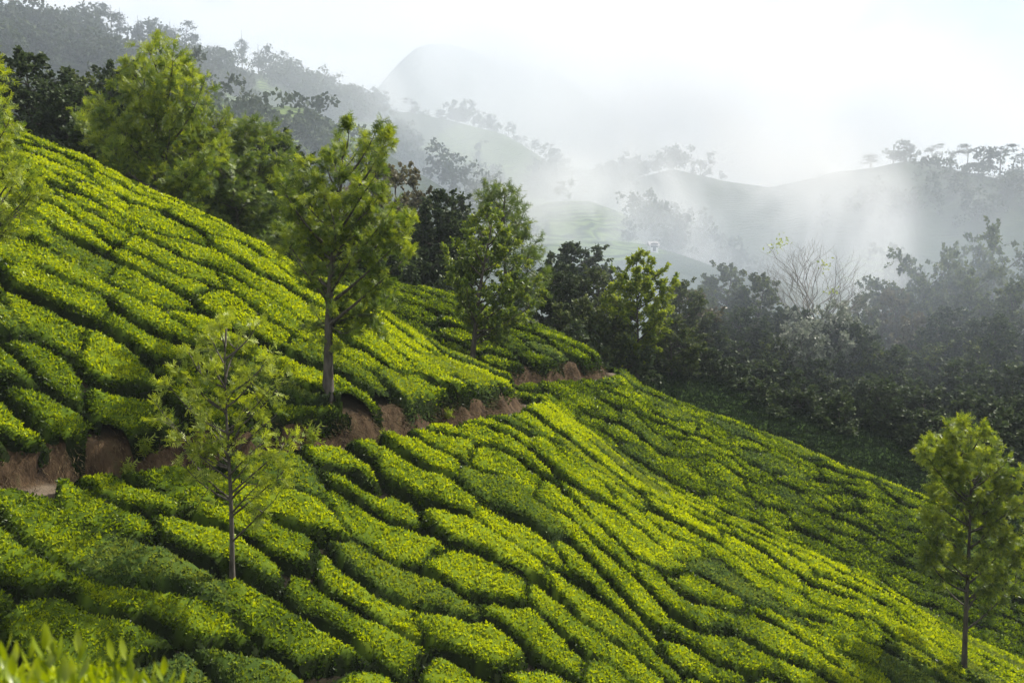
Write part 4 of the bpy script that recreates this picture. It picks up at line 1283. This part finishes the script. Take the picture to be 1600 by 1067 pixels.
# a few green weeds on the bank
def weed_mesh(seed):
    r = np.random.default_rng(seed)
    m = 40
    P = np.stack([r.normal(size=m) * 0.06, r.normal(size=m) * 0.06, r.random(m) * 0.35], -1)
    D_ = unit(r.normal(size=(m, 3)) * 0.8 + np.array([0, 0, 0.6]))
    V, T, k = frond_leaves(P, D_, 0.16 + 0.16 * r.random(m), r, 3, 0.8, 0.3)
    col = np.repeat(np.stack([r.random(m), 0 * P[:, 0], 0.45 + 0 * P[:, 0], 1 + 0 * P[:, 0]], -1), k, 0)
    mb = MB(); mb.tube(np.array([[0, 0, -0.1], [0.02, 0, 0.2], [0, 0.02, 0.42]]), np.array([0.012, 0.009, 0.004]), 4)
    return mesh_np('leaves', V, tris=T, cols=col, mats=[M_OAK]), mb.mesh('stem', [M_BARK])
wm = weed_mesh(5)
for px, py, s, lab in [(485, 700, 1.3, 'green weed on the earth bank right of the sapling'), (330, 715, 1.2, 'weed at the foot of the bank behind the sapling'),
                  (225, 712, 1.1, 'weed on the shaded bank left of the sapling'), (200, 745, 0.9, 'small weed low on the shaded bank'),
                  (600, 690, 0.8, 'small weed on the bank where the sun reaches it'), (700, 655, 0.7, 'small weed near the sunlit end of the bank')]:
    x, y = hit(px, py, 0.05)
    o = empty('weed', (x, y, float(Tf(np.array([x]), np.array([y]), False)[0]))); o.scale = (s, s, s)
    link('leaves', wm[0], o); link('stem', wm[1], o)
    tag(o, lab, 'weed')

# ------------------------------------------------------------------ tea shoots close to the camera, bottom left
def shoot_leaf(L, w, curl):
    n = 6
    t_ = np.linspace(0, 1, n)
    c = np.stack([0 * t_, np.sin(t_ * curl) / curl * L, (1 - np.cos(t_ * curl)) / curl * L * 1.0], -1)
    wd = w * np.sin(np.pi * np.clip(t_, 0.03, 0.985) ** 0.85) 
    V = []
    for k in range(n):
        V += [c[k] + np.array([-wd[k], 0, wd[k] * 0.35]), c[k], c[k] + np.array([wd[k], 0, wd[k] * 0.35])]
    Q_ = []
    for k in range(n - 1):
        a = k * 3
        Q_ += [(a, a + 1, a + 4, a + 3), (a + 1, a + 2, a + 5, a + 4)]
    return np.array(V), np.array(Q_)
from mathutils import Matrix
LV, LQ = shoot_leaf(0.085, 0.017, 0.9)
def leafmesh(y):
    return mesh_np('leaf', LV, quads=LQ, cols=np.tile([0.5, 0, y, 1], (len(LV), 1)), mats=[M_SHOOT], smooth=True)
LM = [leafmesh(v) for v in (0.2, 0.4, 0.6)]
rs = random.Random(3)
shoots = [(75, 985, 2.5, 1.25), (95, 990, 2.52, 1.35), (120, 1000, 2.6, 1.0), (45, 1010, 2.6, 1.0), (20, 1020, 2.4, 1.0), (180, 1005, 3.0, 1.2), (200, 1010, 3.0, 1.2),
          (258, 1030, 2.9, 1.1), (240, 1045, 2.9, 1.0), (60, 1030, 2.3, 1.0), (150, 1040, 2.6, 1.0), (5, 1000, 2.7, 1.0), (110, 1045, 2.3, 1.0), (280, 1055, 2.9, 0.9), (30, 1045, 2.2, 0.9), (205, 1050, 2.7, 0.9)]
slabs = ['upright tea shoot with three bright leaves nearest the bottom left corner', 'tallest bright tea shoot at the bottom left', 'bright shoot right of the tallest one',
         'shoot left of the tallest one', 'shoot near the left edge at the bottom', 'blurred paler shoot standing apart at the bottom left', 'twin of the blurred paler shoot',
         'rightmost bright forked shoot at the bottom left', 'low shoot beside the rightmost forked one', 'low shoot under the tallest one', 'low shoot between the two upright pairs',
         'shoot touching the left edge', 'low shoot right of the corner', 'small shoot farthest right at the bottom edge', 'small shoot closest to the corner', 'small low shoot below the blurred pair']
for (px, py, D, s), lab in zip(shoots, slabs):
    r = ray(px, py); p = r * D
    o = empty('tea_shoot', (p[0], p[1], p[2] - 0.135 * s))
    o.scale = (s * 0.62, s * 0.62, s * 0.8); o.rotation_euler = (rs.uniform(-.15, .15), rs.uniform(-.15, .15), rs.random() * 6)
    mb = MB(); mb.tube(np.array([[0, 0, -0.25], [0.005, 0, 0.0], [0, 0.004, 0.15]]), np.array([0.004, 0.0035, 0.002]), 5)
    link('stem', mb.mesh('stem', [M_SHOOT]), o)
    for k in range(7):
        lf = link('leaf', LM[min(2, k // 3)] , o, (0, 0, -0.06 + 0.03 * k))
        lf.rotation_euler = (math.radians(0 + 8 * k), 0, k * 2.4 + rs.random() * 0.5)
        q = 1.35 - 0.06 * k
        lf.scale = (q, q, q)
    tag(o, lab, 'tea shoot', 'tea shoots close to the camera')
# the bush they grow from
rb = np.random.default_rng(12)
nb = 5200
u = rb.uniform(-2.3, -0.95, nb); v = rb.uniform(2.0, 3.6, nb)
hz = -1.25 - 0.7 * np.maximum(u + 1.35, 0) - 0.02 * (u + 2.3) - 0.10 * (v - 2.6) ** 2 * 2 + 0.06 * fbm(u * 4, v * 4, 8, 2) - 0.25 * rb.random(nb) ** 2
P = np.stack([u, v, hz], -1)
D_ = unit(rb.normal(size=P.shape) * 0.7 + np.array([0, 0, 0.5]))
W_ = unit(np.cross(D_, unit(rb.normal(size=P.shape))))
V, T = leaf_quads(P, D_, W_, 0.038 + 0.03 * rb.random(nb), 0.016 + 0.010 * rb.random(nb))
col = np.repeat(np.stack([rb.random(nb), 0 * u, np.clip(0.15 + 0.5 * rb.random(nb), 0, .9), 1 + 0 * u], -1), 4, 0)
ug, vg = np.meshgrid(np.linspace(-2.3, -0.95, 24), np.linspace(2.0, 3.6, 20))
hg = -1.39 - 0.7 * np.maximum(ug + 1.35, 0) - 0.02 * (ug + 2.3) - 0.10 * (vg - 2.6) ** 2 * 2 - 0.05 * rb.random(ug.shape)
edge_ = np.minimum(np.minimum(ug + 2.3, -0.95 - ug), np.minimum(vg - 2.0, 3.6 - vg))
hg = hg - 1.6 * (edge_ < 0.02) 
gv = np.stack([ug.ravel(), vg.ravel(), hg.ravel()], -1)
ii = np.arange(480).reshape(20, 24)
gq = np.stack([ii[:-1, :-1], ii[:-1, 1:], ii[1:, 1:], ii[1:, :-1]], -1).reshape(-1, 4)
fb = empty('foreground_tea_bush', (0, 0, 0))
link('leaves', mesh_np('leaves', V, tris=T, cols=col, mats=[M_TEA]), fb)
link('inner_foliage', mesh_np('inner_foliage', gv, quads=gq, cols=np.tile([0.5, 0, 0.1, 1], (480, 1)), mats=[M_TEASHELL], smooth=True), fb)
tag(fb, 'blurred bright tea bush close to the camera in the bottom left corner', 'tea bush')

# ------------------------------------------------------------------ air: even haze and banks of mist
def box_obj(name, x0, x1, y0, y1, z0, z1, mat):
    v, f = box(x0, x1, y0, y1, z0, z1)
    return solid(name, v, f, mat, None)
m, t = new_mat('haze_air')
o_ = t.nodes.new('ShaderNodeOutputMaterial'); pv = t.nodes.new('ShaderNodeVolumePrincipled')
pv.inputs['Color'].default_value = (0.66, 0.74, 0.85, 1)
pv.inputs['Density'].default_value = 0.00032
pv.inputs['Anisotropy'].default_value = 0.1
t.links.new(pv.outputs[0], o_.inputs['Volume'])
zmin = float(terr.bound_box[0][2]); zmax = float(max(c[2] for c in terr.bound_box))
print('z range', zmin, zmax)
hz_ = box_obj('haze', -2100, 2100, -2100, 2100, zmin - 1.5, max(zmax, 40) + 6, m)
tag(hz_, 'thin even blue-white haze filling the whole valley', None, None, 'stuff')

def mist_mat(name, dens, scale, lo, hi, tint=(0.93, 0.94, 0.96, 1)):
    m, t = new_mat(name)
    N, L = t.nodes, t.links
    o_ = N.new('ShaderNodeOutputMaterial'); pv = N.new('ShaderNodeVolumePrincipled')
    pv.inputs['Color'].default_value = tint
    pv.inputs['Anisotropy'].default_value = 0.0
    tcn = N.new('ShaderNodeTexCoord')
    g = N.new('ShaderNodeNewGeometry')
    mpn = N.new('ShaderNodeMapping'); mpn.inputs['Scale'].default_value = (1.0, 0.6, 0.62); mpn.inputs['Rotation'].default_value = (0, 0.45, 0)
    L.new(g.outputs['Position'], mpn.inputs['Vector'])
    n = N.new('ShaderNodeTexNoise'); n.inputs['Scale'].default_value = scale; n.inputs['Detail'].default_value = 5; n.inputs['Roughness'].default_value = 0.6
    n.inputs['Distortion'].default_value = 0.9
    L.new(mpn.outputs[0], n.inputs['Vector'])
    r = N.new('ShaderNodeMapRange'); r.inputs['From Min'].default_value = lo; r.inputs['From Max'].default_value = hi
    L.new(n.outputs['Fac'], r.inputs['Value'])
    ln = N.new('ShaderNodeVectorMath'); ln.operation = 'LENGTH'; L.new(tcn.outputs['Object'], ln.inputs[0])
    r2 = N.new('ShaderNodeMapRange'); r2.interpolation_type = 'SMOOTHSTEP'
    r2.inputs['From Min'].default_value = 1.0; r2.inputs['From Max'].default_value = 0.35
    L.new(ln.outputs['Value'], r2.inputs['Value'])
    m1 = N.new('ShaderNodeMath'); m1.operation = 'MULTIPLY'; L.new(r.outputs[0], m1.inputs[0]); L.new(r2.outputs[0], m1.inputs[1])
    m2 = N.new('ShaderNodeMath'); m2.operation = 'MULTIPLY'; L.new(m1.outputs[0], m2.inputs[0]); m2.inputs[1].default_value = dens
    L.new(m2.outputs[0], pv.inputs['Density'])
    L.new(pv.outputs[0], o_.inputs['Volume'])
    return m
import bmesh
bm = bmesh.new(); bmesh.ops.create_icosphere(bm, subdivisions=3, radius=1.0)
MISTS = [
    (960, 470, 72, 16, 14, 9, 0.0120, 0.05, 0.15, 0.60, 'faint bluish mist around the broad rounded tree in the centre'),
    (800, 105, 1050, 150, 90, 70, 0.016, 0.010, 0.34, 0.60, 'cloud wrapped round the right shoulder of the peak'),
    (1330, 500, 78, 46, 26, 15, 0.0135, 0.05, 0.15, 0.60, 'faint bluish mist hanging in the wood on the right'),
    (660, 330, 75, 40, 20, 13, 0.0085, 0.05, 0.15, 0.60, 'faint bluish mist among the trees behind the tea slope'),
    (1180, 190, 640, 230, 130, 95, 0.014, 0.010, 0.36, 0.62, 'bright cloud of mist over the middle of the valley'),
    (1290, 340, 250, 26, 24, 30, 0.060, 0.040, 0.46, 0.66, 'tall torn wisp of mist left of the right hill'),
    (985, 300, 330, 40, 30, 26, 0.040, 0.035, 0.46, 0.66, 'torn wisp of mist over the foothill'),
    (870, 330, 300, 22, 20, 22, 0.045, 0.045, 0.46, 0.66, 'small wisp of mist rising behind the double-crowned trees'),
    (800, 300, 500, 620, 430, 230, 0.0016, 0.006, 0.10, 0.60, 'broad bluish mist filling the valley behind the tea garden'),
    (1130, 350, 240, 75, 45, 30, 0.010, 0.030, 0.36, 0.66, 'thin low mist in the middle of the valley'),
    (760, 230, 480, 120, 60, 50, 0.008, 0.016, 0.36, 0.66, 'thin mist in front of the terraced middle ridge'),
    (1540, 310, 300, 70, 50, 26, 0.003, 0.020, 0.34, 0.70, 'thin mist below the right hill'),
    (1170, 330, 360, 95, 80, 42, 0.022, 0.022, 0.44, 0.66, 'mist drifting across the valley left of the right hill'),
    (1310, 395, 200, 20, 22, 26, 0.060, 0.045, 0.42, 0.68, 'narrow wisp of mist rising above the wood'),
    (960, 350, 290, 60, 50, 26, 0.025, 0.028, 0.42, 0.70, 'thin mist over the small tea fields in the valley'),
    (900, 125, 900, 250, 150, 130, 0.013, 0.008, 0.36, 0.60, 'large cloud of mist hiding the right side of the peak'),
    (1010, 240, 560, 150, 100, 60, 0.016, 0.012, 0.40, 0.66, 'mist in front of the mountain foot'),
    (1380, 225, 400, 50, 30, 22, 0.014, 0.020, 0.42, 0.70, 'mist veiling the right hilltop trees'),
    (470, 150, 330, 90, 40, 22, 0.010, 0.020, 0.40, 0.72, 'faint mist hanging on the left wooded ridge'),
]
for k, (px, py, D, rx, ry, rz, dn_, sc_, lo, hi, lab) in enumerate(MISTS):
    q = ray(px, py) * D
    me = bpy.data.meshes.new('mist'); bm.to_mesh(me); me.materials.append(mist_mat('mist_air', dn_, sc_, lo, hi, *(((0.70, 0.79, 0.92, 1),) if 'bluish' in lab else ())))
    o = link('mist', me, None, q); o.scale = (rx, ry, rz)
    tag(o, lab, None, None, 'stuff')
